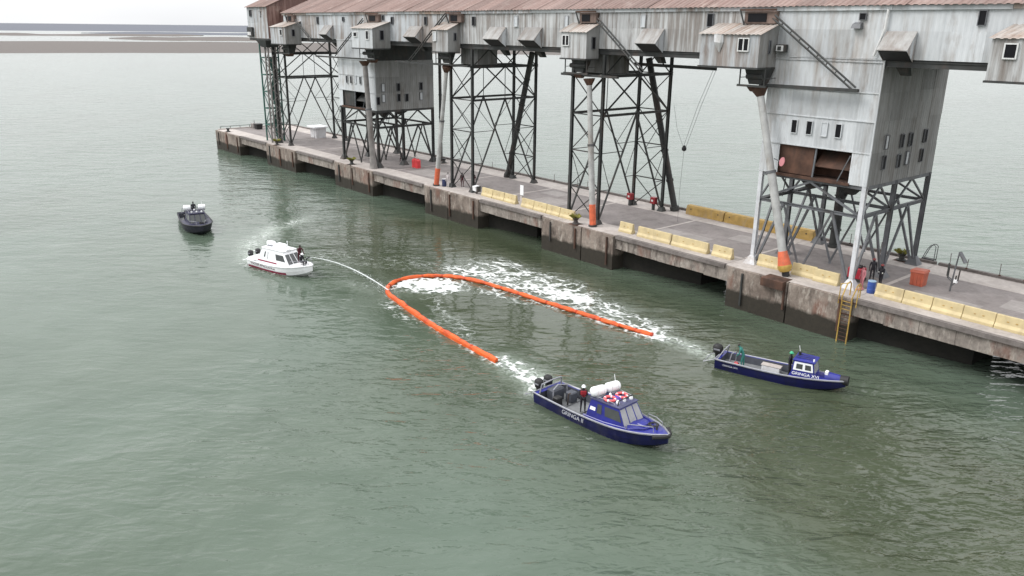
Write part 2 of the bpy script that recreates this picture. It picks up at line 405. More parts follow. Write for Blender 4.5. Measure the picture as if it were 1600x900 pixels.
# boom centre line, water wakes
BOOMP = [(-39.2, 32.15), (-42.43, 32.3), (-46.33, 32.54), (-50.09, 33.0), (-53.94, 33.65), (-56.23, 34.07), (-57.7, 34.85), (-58.7, 36.1), (-59.03, 37.66), (-58.5, 39.4), (-57.17, 40.95), (-55.11, 42.0), (-52.05, 42.55), (-47.86, 42.97), (-43.6, 43.38), (-39.67, 43.75), (-36.71, 44.13), (-35.43, 44.4)]
WK1 = [(-39.0, 32.6), (-37.4, 32.6), (-35.2, 32.2), (-33.8, 31.3)]
WK2 = [(-35.2, 44.7), (-33.0, 45.0), (-30.6, 44.6)]
WK3 = [(-74.0, 29.6), (-79.5, 31.4), (-84.0, 35.8), (-86.5, 40.5)]

# ------------------------------------------------------------------ water
def make_water():
    xs = np.concatenate([np.array([-30000, -9000, -3000, -1200, -600, -350, -240]), np.arange(-170, 30.01, 0.5), np.array([60, 140, 400, 1500, 8000, 30000])])
    ys = np.concatenate([np.array([-8000, -2000, -500, -120, -50]), np.arange(-10, 110.01, 0.5), np.array([140, 200, 320, 600, 1200, 3000, 9000, 30000])])
    X, Y = np.meshgrid(xs, ys)
    chop = 0.22 + 0.78 * np.clip((X + 62) / 34 + (fbm(X / 14, Y / 14, 3) - .5) * 1.2, 0, 1)
    lanes = fbm((X * .8 + Y * .6) / 9 + 3, (-X * .6 + Y * .8) / 26 + 8, 3)
    chop = chop * np.clip(.45 + 1.15 * (lanes - .2), .35, 1.35)
    far = np.clip((np.hypot(X, Y) - 60) / 120, 0, 1)
    chop = chop * (1 - far) + (.8 + .5 * lanes) * far
    calm = gauss_line(X, Y, [(-13, 38), (-22, 40), (-31, 41.0)], 2.6)          # slick behind the second boat
    chop = chop * (1 - 0.65 * calm)
    inside = gauss_line(X, Y, [(-54, 39), (-42, 38)], 2.4)
    chop = chop * (1 - 0.3 * inside)
    glit = np.exp(-(((X + 16) / 8) ** 2 + ((Y - 33) / 8) ** 2) / 2)
    chop = chop + 0.75 * glit
    Z = 0.05 * chop * (fbm(X / 2.3, Y / 2.3, 3) - .5)
    aer = 1.1 * gauss_line(X, Y, WK1, 0.75) * (0.6 + .6 * fbm(X / .9, Y / .9, 3)) + 0.85 * gauss_line(X, Y, WK2, 0.6) + 0.85 * gauss_line(X, Y, WK3, 1.0) * fbm(X / 1.3, Y / 1.3, 3) * 1.6
    aer += 0.5 * np.exp(-(((X + 56.6) / 2.6) ** 2 + ((Y - 38) / 2.6) ** 2))
    aer += 0.45 * gauss_line(X, Y, [(-58, 45), (-50, 46.5), (-39, 46)], 2.2) * fbm(X / 2, Y / 2, 3)
    aer += 0.22 * gauss_line(X, Y, [(-62, 32.6), (-57, 34.6)], 0.8)
    silt_shade = np.clip(np.maximum(gauss_line(X, Y, [(-70, 46), (-50, 44), (-33, 42), (-14, 38), (0, 36)], 8.0), .55 * gauss_line(X, Y, [(-40, 31), (-22, 29)], 5.0)), 0, 1) * .75  # stirred silt, also darkening the water where shade falls by the pier
    ny, nx = X.shape
    V = np.stack([X, Y, Z], -1).reshape(-1, 3)
    idx = np.arange(ny * nx).reshape(ny, nx)
    F = np.stack([idx[:-1, :-1], idx[:-1, 1:], idx[1:, 1:], idx[1:, :-1]], -1).reshape(-1, 4)
    me = bpy.data.meshes.new('water'); me.from_pydata(V.tolist(), [], F.tolist())
    for nm, arr in (('chop', chop), ('aeration', np.clip(aer, 0, 1)), ('silt_shade', silt_shade)):
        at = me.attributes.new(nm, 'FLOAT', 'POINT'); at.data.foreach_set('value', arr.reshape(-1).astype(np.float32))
    me.polygons.foreach_set('use_smooth', [True] * len(me.polygons))
    m, n, b = new_mat('estuary_water')
    p = wpos(n)
    big = noise_node(n, p, 0.022, 5, 0.55, None, 0.8)
    mid = noise_node(n, p, 0.11, 5, 0.6, None, 1.2)
    teal = ramp(n, mid, [(0.35, (0.076, 0.106, 0.080)), (0.65, (0.094, 0.125, 0.098))])
    silt_shade = ramp(n, mid, [(0.35, (0.042, 0.053, 0.031)), (0.65, (0.057, 0.069, 0.043))])  # olive silt colour, kept dark to carry painted shade
    sat_ = n.nodes.new('ShaderNodeAttribute'); sat_.attribute_name = 'silt_shade'
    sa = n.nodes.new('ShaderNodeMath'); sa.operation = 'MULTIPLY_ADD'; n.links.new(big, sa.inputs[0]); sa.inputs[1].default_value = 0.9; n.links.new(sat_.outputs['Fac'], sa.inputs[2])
    col = mixrgb(n, ramp(n, sa.outputs[0], [(0.42, 0.0), (1.05, 1.0)]), teal, silt_shade)
    aat = n.nodes.new('ShaderNodeAttribute'); aat.attribute_name = 'aeration'
    an = noise_node(n, p, 2.2, 5, 0.65, None, 1.0)
    am = n.nodes.new('ShaderNodeMath'); am.operation = 'MULTIPLY'; n.links.new(aat.outputs['Fac'], am.inputs[0]); n.links.new(ramp(n, an, [(0.36, 0.12), (0.64, 1.0)]), am.inputs[1])
    col = mixrgb(n, am.outputs[0], col, (0.36, 0.41, 0.36))
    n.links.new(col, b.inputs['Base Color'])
    b.inputs['IOR'].default_value = 1.345; b.inputs['Roughness'].default_value = 0.06
    b.inputs['Specular IOR Level'].default_value = 0.5
    cat = n.nodes.new('ShaderNodeAttribute'); cat.attribute_name = 'chop'
    mp = n.nodes.new('ShaderNodeMapping'); mp.inputs['Rotation'].default_value = (0, 0, math.radians(-48)); n.links.new(p, mp.inputs[0])
    a1 = noise_node(n, mp.outputs[0], 1.0, 2.5, 0.5, (0.6, 1.35, 1), 0.7)
    a2 = noise_node(n, mp.outputs[0], 1.0, 3, 0.5, (0.22, 0.42, 1), 0.3)
    a3 = noise_node(n, mp.outputs[0], 1.0, 3, 0.5, (1.6, 3.4, 1), 0.4)
    s0 = n.nodes.new('ShaderNodeMath'); s0.operation = 'MULTIPLY_ADD'; n.links.new(a3, s0.inputs[0]); s0.inputs[1].default_value = 0.20; n.links.new(a1, s0.inputs[2])
    s = n.nodes.new('ShaderNodeMath'); s.operation = 'MULTIPLY_ADD'; n.links.new(a2, s.inputs[0]); s.inputs[1].default_value = 2.4; n.links.new(s0.outputs[0], s.inputs[2])
    q = n.nodes.new('ShaderNodeMath'); q.operation = 'MULTIPLY'; n.links.new(s.outputs[0], q.inputs[0]); n.links.new(cat.outputs['Fac'], q.inputs[1])
    bump(n, b, q.outputs[0], 1.0, 0.165)
    me.materials.append(m)
    o = bpy.data.objects.new('water', me); COL.objects.link(o)
    tag(o, 'murky grey-green estuary water around the pier and boats', None, None, 'structure')
make_water()

# ------------------------------------------------------------------ mudflats on the far side
def flat_strip(name, label, d0, d1, a0, a1, z, m, seed, rag=0.06, n=90):
    """irregular low bank between two distances from the foot of the camera mast, spanning bearings a0..a1"""
    b = MB(); lo = []; hi = []
    for i in range(n + 1):
        a = a0 + (a1 - a0) * i / n
        taper = min(1.0, i / 5, (n - i) / 5)
        f = float(fbm(np.array([i * .16 + seed]), np.array([seed * 1.7]), 4)[0]) - .5
        g = float(fbm(np.array([i * .13 + seed + 40]), np.array([seed * 2.7]), 4)[0]) - .5
        c = (d0 + d1) / 2; r0 = c + (d0 * (1 + rag * f) - c) * taper; r1 = c + (d1 * (1 + rag * 2.5 * g) - c) * taper
        if r1 < r0 + 2: r1 = r0 + 2
        ca, sa = math.cos(math.radians(a)), math.sin(math.radians(a))
        lo.append((r0 * ca, r0 * sa)); hi.append((r1 * ca, r1 * sa))
    for i in range(n):
        (x0, y0), (x1, y1), (x2, y2), (x3, y3) = lo[i], lo[i + 1], hi[i + 1], hi[i]
        mx = lambda p, q, t: (p[0] + (q[0] - p[0]) * t, p[1] + (q[1] - p[1]) * t)
        m0, m1 = mx(lo[i], hi[i], .15), mx(lo[i + 1], hi[i + 1], .15)
        b.poly([(x0, y0, -.05), (m0[0], m0[1], z), (m1[0], m1[1], z), (x1, y1, -.05)])
        b.poly([(m0[0], m0[1], z), (x3, y3, z), (x2, y2, z), (m1[0], m1[1], z)])
    o = b.build(name, m); tag(o, label, None, None, 'structure')
MUD = concrete('mud', (0.088, 0.075, 0.068), (0.12, 0.105, 0.095), (0.06, 0.053, 0.05), 0.5)
MARSH = concrete('hazy_far_marsh', (0.075, 0.084, 0.105), (0.105, 0.112, 0.135), (0.07, 0.073, 0.09), 0.5)  # bluish tone paints distance haze into the land colour
flat_strip('mudflat', 'low brown mudflat across the channel', 705, 1130, 100, 190, 0.5, MUD, 3.1, 0.04)
flat_strip('mudflat', 'thin grey mud spit beyond the near mudflat, towards the gallery', 1230, 1560, 130, 165.5, 0.8, MUD, 8.4, 0.08)
flat_strip('mudflat', 'narrow mud bank on the left below the horizon', 1650, 1900, 160, 186, 0.8, MUD, 14.2, 0.09)
flat_strip('mudflat', 'far grey mud bank right under the horizon', 1900, 2300, 125, 167, 0.8, MARSH, 17.7, 0.09)
flat_strip('far_shore', 'marshland along the horizon, tinted blue with painted haze', 2550, 16000, 95, 195, 2.0, MARSH, 21.0, 0.05)

# ------------------------------------------------------------------ pier
D = 3.4
XE, XR, YF, YB = -149.3, 18.0, 55.0, 69.3
pier = thing('pier', 'long concrete pier on solid blocks carrying the grain gallery', 'pier', (-70, 62, 0))
BLK = [(-149.3, -138.4), (-127.2, -116.6), (-103.9, -93.5), (-81.0, -70.3), (-59.5, -49.5), (-36.6, -25.9), (-13.8, -3.2)]
for i, (a, b_) in enumerate(BLK):
    m = MB()
    # slightly battered solid block with a chipped front rim, split in two pours by a joint
    mid = (a + b_) / 2 + random.uniform(-.8, .8)
    for (p, q) in ((a, mid - .06), (mid + .06, b_)):
        n = 8; f = []
        for k in range(n + 1):
            x = p + (q - p) * k / n
            f.append((x, random.uniform(-.05, .04), random.uniform(-.05, 0)))
        for k in range(n):
            (x0, j0, t0), (x1, j1, t1) = f[k], f[k + 1]
            m.hexa([(x0, 54.45 + .3, -3), (x1, 54.45 + .3, -3), (x1, 69.0, -3), (x0, 69.0, -3), (x0, 54.68 + j0, D - .02 + t0), (x1, 54.68 + j1, D - .02 + t1), (x1, 69.0, D - .02), (x0, 69.0, D - .02)])
    m.build('support_block', CONC, pier)
    g = MB(); g.box(a + .1, b_ - .1, 54.9, 68.9, -3, D - .1); g.build('block_core', CONC, pier)
for (a, b_), (c, d) in zip(BLK[:-1], BLK[1:]):
    m = MB(); k = int((c - b_) / 2.2)
    for j in range(k):
        x0 = b_ + (c - b_) * j / k; x1 = b_ + (c - b_) * (j + 1) / k
        m.box(x0 + .02, x1 - .004, 55.0 + random.uniform(-.02, .03), 55.75, 2.05 + random.uniform(-.04, .05), D - .03)
    m.build('edge_beam', BEAMC, pier)
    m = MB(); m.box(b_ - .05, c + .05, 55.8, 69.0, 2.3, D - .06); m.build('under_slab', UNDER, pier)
    xq = b_ + .64 * (c - b_); m = MB(); m.hexa([(b_ + .02, 56.3, -3), (xq, 57.6, -3), (xq, 61.5, -3), (b_ + .02, 61.5, -3), (b_ + .02, 56.3, 2.29), (xq, 57.6, 2.29), (xq, 61.5, 2.29), (b_ + .02, 61.5, 2.29)]); m.build('added_void_wall', VOIDWALL, pier)  # added dark wall, blocks light so the gap under the deck goes black
    m = MB(); m.box(b_ - .05, c + .05, 68.4, 69.05, 1.7, D - .07); m.build('rear_beam', BEAMC, pier)
    # kerb timber along the seaward edge of each span
    m = MB(); gap = random.uniform(.2, .8)
    m.box(b_ + .15, c - gap, 54.80, 55.20, D - .28, D + .05); m.build('edge_timber', DECKD, pier)
m = MB(); m.box(-3.1, XR, 55, 69, 1.9, D - .04); m.build('edge_beam', BEAMC, pier)
# deck panels in three lanes
xj = [XE, -138.4, -127.0, -115.4, -104.0, -92.5, -81.0, -70.0, -59.6, -48.6, -37.2, -25.9, -14.4, -3.0, 7.0, XR]
for x0, x1 in zip(xj[:-1], xj[1:]):
    for (y0, y1, mt, dz) in ((55.03, 57.9, DECKL, .0), (57.93, 66.0, DECK, -.004), (66.03, 69.2, DECKL, 0.0)):
        z = D + dz + random.uniform(-.006, .006)
        m = MB(); m.bbox(x0 + .02, x1 - .02, y0, y1, D - .1, z, .02); m.build('deck_panel', mt, pier)
for x in xj[2:-3]:
    m = MB(); m.box(x - .16 + random.uniform(-.05, .05), x + .16, 57.95, 65.98, D + .006, D + .012); m.build('joint_strip', DECKL, pier)
for (x, y, a, b_) in [(-64.5, 60.8, 2.2, 1.4), (-45.5, 59.6, 2.8, 1.6), (-40.6, 63.6, 1.6, 1.2), (-21.5, 59.6, 2.4, 1.0), (-88.0, 60.2, 2.6, 1.7), (-17.0, 62.6, 1.4, 1.3), (-110.5, 61.0, 3.0, 2.0), (-67.4, 64.2, 1.5, 1.1)]:
    m = MB(); m.loft([[(x - a + random.uniform(-.1, .1), y - b_, z), (x + a, y - b_ + random.uniform(-.1, .1), z), (x + a + random.uniform(-.1, .1), y + b_, z), (x - a, y + b_, z)] for z in (D - .02, D + .010)]); m.build('repair_patch', DECKD if random.random() < .5 else DECKP, pier)
for x0, x1 in zip(xj[:-1], xj[1:]):
    if x0 < -52 or x1 > -36:
        m = MB(); m.bbox(x0 + .1, x1 - .1, 69.0, 69.35, D - .3, D + .22, .03); m.build('rear_kerb', DECKD, pier)
m = MB(); m.bbox(XE - .02, XE + .35, 55.2, 69.0, D - .3, D + .18, .03); m.build('end_kerb', DECKL, pier)
# rusty fender box under the near spout
m = MB(); m.bbox(-33.2, -31.2, 54.2, 55.6, 2.75, 3.42, .03); m.build('fender_box', RUST, pier)
# iron fender rails standing on the block faces
for (a, b_) in BLK[:6]:
    for t in (0.14, 0.5, 0.93):
        x = a + (b_ - a) * t
        bar('fender_rail', (x, 54.60, .35 + random.uniform(0, .8)), (x, 54.58, D - .25), .14, .14, RUST if t > .3 else STEEL, pier)

# ------------------------------------------------------------------ conveyor gallery
ZF, ZE, YW, YG = 20.2, 23.45, 57.0, 67.2
GX0, GX1 = -122.0, -4.0
gal = thing('conveyor_gallery', 'long elevated grey sheet-metal gallery with rusty roof above the pier', 'gallery', (-63, 62, ZF))
holes = [(-36.15 - GX0 + .02, -27.25 - GX0, ZF - .01, ZF)]
sheet_wall(gal, (GX0, YW, 0), (1, 0, 0), -81.0 - GX0, (ZF, 22.05, ZE), GALV)
sheet_wall(gal, (-81.0, YW, 0), (1, 0, 0), 81.0 - 36.2, (ZF, 22.05, ZE), GALV_DIRTY)
sheet_wall(gal, (-36.2, YW, 0), (1, 0, 0), 8.9, (ZF, 22.12, ZE), GALV_CLEAN)
sheet_wall(gal, (-27.3, YW, 0), (1, 0, 0), GX1 + 27.3, (ZF, 22.05, ZE), GALV_CLEAN)
m = MB(); m.box(GX0, GX1, YW + .06, YW + .2, ZF, ZE + .3); m.box(GX0, GX1, YG - .2, YG, ZF, ZE + .3); m.build('wall_core', STEEL, gal)
m = MB()
m.box(GX0, GX0 + .12, YW + .22, YG - .22, ZF, ZE + .28); m.poly([(GX0, YW, ZE + .28), (GX0, 62.1, 25.75), (GX0, YG, ZE + .28)]); m.build('end_wall', GALV, gal)
m = MB(); m.box(GX1 - .1, GX1, YW + .22, YG - .22, ZF, ZE + .28); m.poly([(GX1, YG, ZE + .28), (GX1, 62.1, 25.75), (GX1, YW, ZE + .28)]); m.build('end_wall', GALV, gal)
m = MB(); m.box(GX0, GX1, YW + .1, YG, ZF - .12, ZF - .02); m.build('floor', STEEL, gal)
for y in (57.12, 60.4, 63.7, 67.0):
    bar('floor_beam', (GX0, y, ZF - .32), (GX1, y, ZF - .32), .18, .4, STEEL, gal, 'H')
x = GX0 + 1
while x < GX1:
    bar('floor_joist', (x, 57.1, ZF - .26), (x, 67, ZF - .26), .14, .24, STEEL, gal); x += 4.4
# eave trim
x = GX0 - .2
while x < GX1:
    x1 = min(GX1 + .2, x + random.uniform(5.5, 8.5))
    o = random.uniform(-.02, .02)
    m = MB(); m.box(x, x1 - .02, YW - .16 + o, YW + .02, ZE - .02 + o, ZE + .30 + o); m.build('eave_trim', [GALV, SHEDROOF, GALV_CLEAN][random.randrange(3)], gal); x = x1
# roof sheets
nr = 58; RZ = 25.95; rx0 = GX0 - .35
for k in range(nr):
    x = rx0 + (GX1 + .35 - rx0) * k / nr; wd = (GX1 + .35 - rx0) / nr
    dz = random.uniform(0, .03); ext = random.uniform(-.06, .10)
    org = Vector((x, 56.62 - ext, 23.74 + dz)); top = Vector((x, 62.12, RZ + dz))
    sheet('roof_sheet', org, (wd + .05, 0, 0), top - org, ROOF, gal, 0.05, 4)
m = MB(); m.poly([(rx0, 67.6, 23.7), (GX1 + .3, 67.6, 23.7), (GX1 + .3, 62.12, RZ), (rx0, 62.12, RZ)]); m.build('rear_roof', ROOF, gal)
m = MB(); m.tube([(rx0, 62.12, RZ + .04), (GX1 + .3, 62.12, RZ + .04)], .16, 6); m.build('ridge_cap', ROOF, gal)
# windows of the gallery: x, width, z, height, pale?
for (x, ww, z, hh, pl) in [(-120.6, .5, 22.95, .5, 0), (-110.66, .42, 22.67, .88, 0), (-103.15, .42, 22.84, .5, 0), (-92.75, .36, 23.0, .55, 0), (-90.65, .42, 22.68, .8, 0), (-83.19, .45, 22.65, .87, 0),
                           (-76.54, .46, 23.0, .55, 0), (-73.83, .46, 22.63, .87, 0), (-66.62, .5, 22.64, 1.0, 1), (-59.04, .4, 22.65, .95, 1), (-55.0, .5, 22.98, .6, 0), (-49.27, .44, 22.67, .97, 1), (-42.08, .5, 22.75, .95, 0), (-29.14, .42, 23.0, .4, 0), (-21.32, .41, 22.9, .85, 0), (-19.55, .5, 20.75, .7, 0)]:
    window(gal, (x, YW - .05, z), (1, 0, 0), ww, hh, bool(pl), GALV_CLEAN if pl else STEEL_P, .05)
# little awning below the small window on the near hopper bay
m = MB(); m.hexa([(-29.75, 56.5, 22.2), (-29.05, 56.5, 22.2), (-29.05, 56.96, 22.2), (-29.75, 56.96, 22.2), (-29.7, 56.62, 22.5), (-29.1, 56.62, 22.5), (-29.1, 56.96, 22.62), (-29.7, 56.96, 22.62)]); m.build('window_box', STEEL_P, gal)
# air conditioner
m = MB(); m.bbox(-35.5, -34.75, 56.45, 56.97, 20.45, 21.0, .03); ac = m.build('air_conditioner', STEEL, gal)
m = MB(); m.box(-35.42, -34.83, 56.40, 56.447, 20.51, 20.93); m.build('grille', FRAME, ac)
m = MB(); m.box(-35.28, -35.0, 56.36, 56.395, 20.58, 20.86); m.build('fan_opening', STEEL, ac)
# drain pipe
m = MB(); m.tube([(-27.35, 56.8, 23.5), (-27.4, 56.8, 22.2), (-27.9, 56.75, 20.4)], .09, 8); m.build('drain_pipe', FRAME, gal, smooth=True)
# chute hoods: sloping lid, triangular cheeks, dark mouth underneath
def hood(x0, x1):
    yo, zt, zb = 55.8, 22.0, 20.78
    e = MB()
    e.hexa([(x0, yo, zb), (x1, yo, zb), (x1, 56.9, zt - .02), (x0, 56.9, zt - .02), (x0, yo, zb + .06), (x1, yo, zb + .06), (x1, 56.9, zt + .05), (x0, 56.9, zt + .05)])
    hd = e.build('chute_hood', HOODM, gal)
    for xx in (x0 + .03, x1 - .06):
        c = MB(); c.loft([[(xx, yo + .05, zb - .01), (xx, 56.92, zt - .04), (xx, 56.92, ZF - .15)], [(xx + .03, yo + .05, zb - .01), (xx + .03, 56.92, zt - .04), (xx + .03, 56.92, ZF - .15)]]); c.build('cheek', GALV, hd)
    c = MB(); c.hexa([(x0 + .12, yo + .12, zb - .05), (x1 - .12, yo + .12, zb - .05), (x1 - .12, 56.9, ZF - .1), (x0 + .12, 56.9, ZF - .1), (x0 + .12, yo + .14, zb - .01), (x1 - .12, yo + .14, zb - .01), (x1 - .12, 56.9, zt - .3), (x0 + .12, 56.9, zt - .3)])
    c.build('chute', BLACK, hd)
    xc = (x0 + x1) / 2; c = MB(); c.hexa([(xc - .1, 57.9, 19.1), (xc + .45, 57.9, 19.1), (xc + .45, 58.4, 19.1), (xc - .1, 58.4, 19.1), (xc - .45, 57.15, 20.05), (xc + .45, 57.15, 20.05), (xc + .45, 57.9, 20.05), (xc - .45, 57.9, 20.05)])
    c.build('chute_neck', STEEL, hd)
for x0, x1 in [(-108.6, -106.2), (-86.6, -83.9), (-70.9, -68.2), (-65.1, -62.5), (-49.2, -46.8), (-27.3, -25.2)]: hood(x0, x1)
# sheds hanging on the seaward wall
def shed(x0, x1, yf, zb=19.3, zt=21.72, zr=22.5, wall=GALV, wins=(), side=(), side_mat=GALV_SIDE):
    core = MB(); core.hexa([(x0 + .05, yf + .05, zb), (x1 - .05, yf + .05, zb), (x1 - .05, 56.95, zb), (x0 + .05, 56.95, zb), (x0 + .05, yf + .05, zt - .03), (x1 - .05, yf + .05, zt - .03), (x1 - .05, 56.95, zr - .05), (x0 + .05, 56.95, zr - .05)])
    s = core.build('shed', STEEL_P, gal)
    sheet_wall(s, (x0, yf, 0), (1, 0, 0), x1 - x0, (zb, zt), wall, pw=1.6)
    # right and left cheeks
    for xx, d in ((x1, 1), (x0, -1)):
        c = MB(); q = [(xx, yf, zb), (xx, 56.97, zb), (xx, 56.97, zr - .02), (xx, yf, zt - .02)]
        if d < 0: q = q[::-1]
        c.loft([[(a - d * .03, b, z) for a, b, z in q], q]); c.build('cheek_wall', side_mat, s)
    n = max(2, round((x1 - x0) / 1.1)); ov = .18
    for k in range(n):
        a = x0 - ov + (x1 - x0 + 2 * ov) * k / n; ww = (x1 - x0 + 2 * ov) / n
        e = random.uniform(-.05, .05); sl = (zr - zt) / (57 - yf)
        o0 = Vector((a, yf - .2 + e, zt - .2 * sl + .04 + random.uniform(0, .02))); t0 = Vector((a, 57.0, zr + .05))
        sheet('roof_sheet', o0, (ww + .03, 0, 0), t0 - o0, SHEDROOF, s, .04, 3)
    m = MB(); m.box(x0 - .08, x1 + .08, yf - .1, 56.9, zb - .14, zb - .01); m.build('floor_rim', STEEL, s)
    for (x, z, ww, hh, mull, pl) in wins: window(s, (x, yf - .035, z), (1, 0, 0), ww, hh, bool(pl), FRAME, .08, bool(mull))
    for (y, z, ww, hh) in side: window(s, (x1 + .0, y, z), (0, 1, 0), ww, hh, False, STEEL_P, .05)
    return s
shed(-121.4, -116.3, 54.45, wins=[(-117.6, 20.95, .7, .75, 0, 0)], side=[(55.7, 20.9, .4, .9)])
shed(-96.5, -91.3, 54.4, wall=GALV_CLEAN, wins=[(-95.5, 20.95, .75, .45, 0, 0), (-92.5, 20.9, .6, .95, 0, 0)], side=[(55.7, 20.9, .5, 1.1)])
shed(-79.5, -76.4, 55.25, wall=GALV_DIRTY, wins=[(-78.9, 20.95, .5, .9, 0, 1)], side=[(56.2, 20.95, .25, .75)])
shed(-58.0, -54.6, 55.3, wall=GALV_DIRTY, wins=[(-57.3, 20.9, .8, .85, 1, 0)], side=[(56.2, 20.7, .4, 1.0)])
se = shed(-41.1, -35.7, 54.57, wins=[(-37.05, 20.95, .85, .85, 1, 0)], side=[(55.9, 20.8, .16, .9)])
shed(-19.3, -13.4, 53.6, wall=GALV_DIRTY, wins=[(-18.2, 21.0, .6, .75, 0, 0)], side_mat=GALV)
# torn flap on the widest shed
m = MB()
m.loft([[(-39.75, 54.42, 21.7), (-39.1, 54.44, 21.72), (-38.95, 54.52, 21.7), (-39.5, 54.53, 21.7)], [(-39.55, 54.2, 21.1), (-39.1, 54.34, 21.05), (-38.9, 54.5, 21.1), (-39.4, 54.5, 21.1)], [(-39.25, 54.46, 20.35), (-39.2, 54.46, 20.33), (-39.18, 54.5, 20.33), (-39.23, 54.5, 20.35)]])
m.build('torn_sheet', GALV_CLEAN, se)
# dark roofed winch dormers above each shed
for x0, x1 in [(-119.7, -117.6), (-95.9, -93.3), (-78.0, -75.6), (-56.9, -54.7), (-38.6, -35.8)]:
    m = MB(); m.bbox(x0, x1, 56.55, 57.0, 22.5, 23.42, .03); dm = m.build('winch_dormer', DORM, gal)
    m = MB(); m.box(x0 + .35, x1 - .8, 56.50, 56.545, 22.62, 23.25); m.build('dormer_opening', PANE, dm)
    bar('knee_brace', (x0 - .25, 56.3, 23.5), (x0 + .1, 56.45, 22.4), .09, .12, STEEL, dm)
    bar('head_beam', (x0 - .3, 56.35, 23.5), (x1 + .1, 56.35, 23.5), .14, .14, RUST, dm)
# machinery frames under the sheds
for x0, x1, yf in [(-120.0, -117.2, 55), (-95.8, -92.6, 55), (-79.2, -76.8, 55.5), (-57.5, -55, 55.5), (-37.4, -35.6, 55.1)]:
    xm = (x0 + x1) / 2; m = MB(); m.hexa([(xm - .55, yf + .6, 18.0), (xm + .55, yf + .6, 18.0), (xm + .55, 56.6, 18.0), (xm - .55, 56.6, 18.0), (xm - .9, yf + .4, 19.15), (xm + .9, yf + .4, 19.15), (xm + .9, 56.8, 19.15), (xm - .9, 56.8, 19.15)])
    hp = m.build('spout_hopper', STEEL, gal)
    m = MB(); m.tube([(x0 + .2, yf + .5, 18.6), (x1 - .2, yf + .5, 18.6)], .22, 8); m.build('winch_drum', STEEL, hp)
    m = MB(); m.hexa([(xm - .35, yf + .55, 17.45), (xm + .35, yf + .55, 17.45), (xm + .35, 56.4, 17.45), (xm - .35, 56.4, 17.45), (xm - .6, yf + .35, 17.85), (xm + .6, yf + .35, 17.85), (xm + .6, 56.5, 17.85), (xm - .6, 56.5, 17.85)]); m.build('swivel_bracket', RUST, hp)
    for xx in (x0 - .2, x1 + .2):
        bar('hanger', (xx, yf + .15, 17.9), (xx, yf + .15, 19.2), .08, .08, STEEL, hp)
        bar('side_rail', (xx, yf + .15, 18.5), (xx, 56.8, 18.5), .05, .05, STEEL, hp)
    bar('platform_beam', (x0 - .4, yf + .15, 17.9), (x1 + .4, yf + .15, 17.9), .12, .16, STEEL, hp)
# spout booms: twin rails slanting along the wall
def boom_arm(p0, p1, name='spout_boom'):
    p0, p1 = Vector(p0), Vector(p1); d = (p1 - p0).normalized(); nrm = Vector((-d.z, 0, d.x)) * .14
    m = MB()
    for sgn in (-1, 1): m.tube([p0 + nrm * sgn, p1 + nrm * sgn], .075, 6)
    k = int((p1 - p0).length / .9)
    for i in range(1, k):
        c = p0 + (p1 - p0) * i / k; m.tube([c + nrm, c - nrm], .045, 5)
    return m.build(name, STEEL, gal)
boom_arm((-35.8, 56.25, 23.0), (-28.7, 56.25, 18.1)); boom_arm((-54.2, 56.2, 22.8), (-48.4, 56.2, 18.4))
boom_arm((-78.2, 56.2, 23.3), (-86.0, 56.2, 17.85)); boom_arm((-96.6, 56.2, 22.8), (-104.7, 56.2, 18.1)); boom_arm((-116.4, 56.2, 22.7), (-111.6, 56.2, 20.0))
bar('catwalk_beam', (-36.4, 56.25, 17.95), (-28.4, 56.25, 18.0), .3, .24, STEEL, gal); bar('catwalk_beam', (-58.6, 56.1, 17.75), (-51.2, 56.1, 17.75), .3, .22, STEEL, gal)
bar('catwalk_beam', (-110.5, 56.3, 17.75), (-97.0, 56.3, 17.8), .3, .2, STEEL, gal); bar('catwalk_beam', (-89, 56.3, 17.8), (-74, 56.3, 17.8), .3, .2, STEEL, gal)
# outrigger jib and its slack cable
bar('jib', (-54.0, 61.5, 18.75), (-44.9, 62.2, 18.65), .25, .28, STEEL, gal)
m = MB(); m.tube([(-45.3, 62.3, 18.5), (-46.9, 62.6, 15.2), (-48.5, 63.0, 11.2)], .016, 5); m.tube([(-45.0, 62.3, 18.5), (-46.5, 62.6, 15.3), (-48.2, 63.0, 11.2)], .016, 5); m.tube([(-48.4, 63, 11.0), (-48.7, 63.2, 7), (-48.9, 63.5, 3.6)], .014, 5); m.tube([(-48.5, 63, 11.1), (-50.6, 64.5, 12.6), (-52.6, 66.3, 14.6)], .014, 5); m.build('cable', STEEL, gal)
m = MB(); m.lathe((-48.4, 63, 10.75), [(.02, 0), (.2, .1), (.24, .3), (.12, .55), (.02, .6)], 8); m.build('hook_block', BLACK, gal, smooth=True)

# ------------------------------------------------------------------ end house beyond the gallery
eh = thing('gallery_end_house', 'grey and rust-brown sheet-metal house at the seaward end of the gallery', 'building', (-131.8, 61, 19.9))
EX0, EX1 = -135.7, -127.9
sheet_wall(eh, (EX0, 57.0, 0), (1, 0, 0), EX1 - EX0, (19.9, 22.3, 24.85), GALV, pw=1.9)
sheet_wall(eh, (EX1, 57.0, 0), (0, 1, 0), 10.0, (19.9, 24.85), BROWNWALL, pw=2.0)
m = MB(); m.box(EX0, EX1 - .06, 57.06, 67.0, 19.9, 24.8); m.build('wall_core', BROWNWALL, eh)
m = MB(); m.poly([(EX1, 57, 24.85), (EX1, 67, 24.85), (EX1, 62, 27.0)]); m.build('gable', BROWNWALL, eh); m = MB(); m.poly([(EX0, 67, 24.85), (EX0, 57, 24.85), (EX0, 62, 27.0)]); m.build('gable', BROWNWALL, eh)
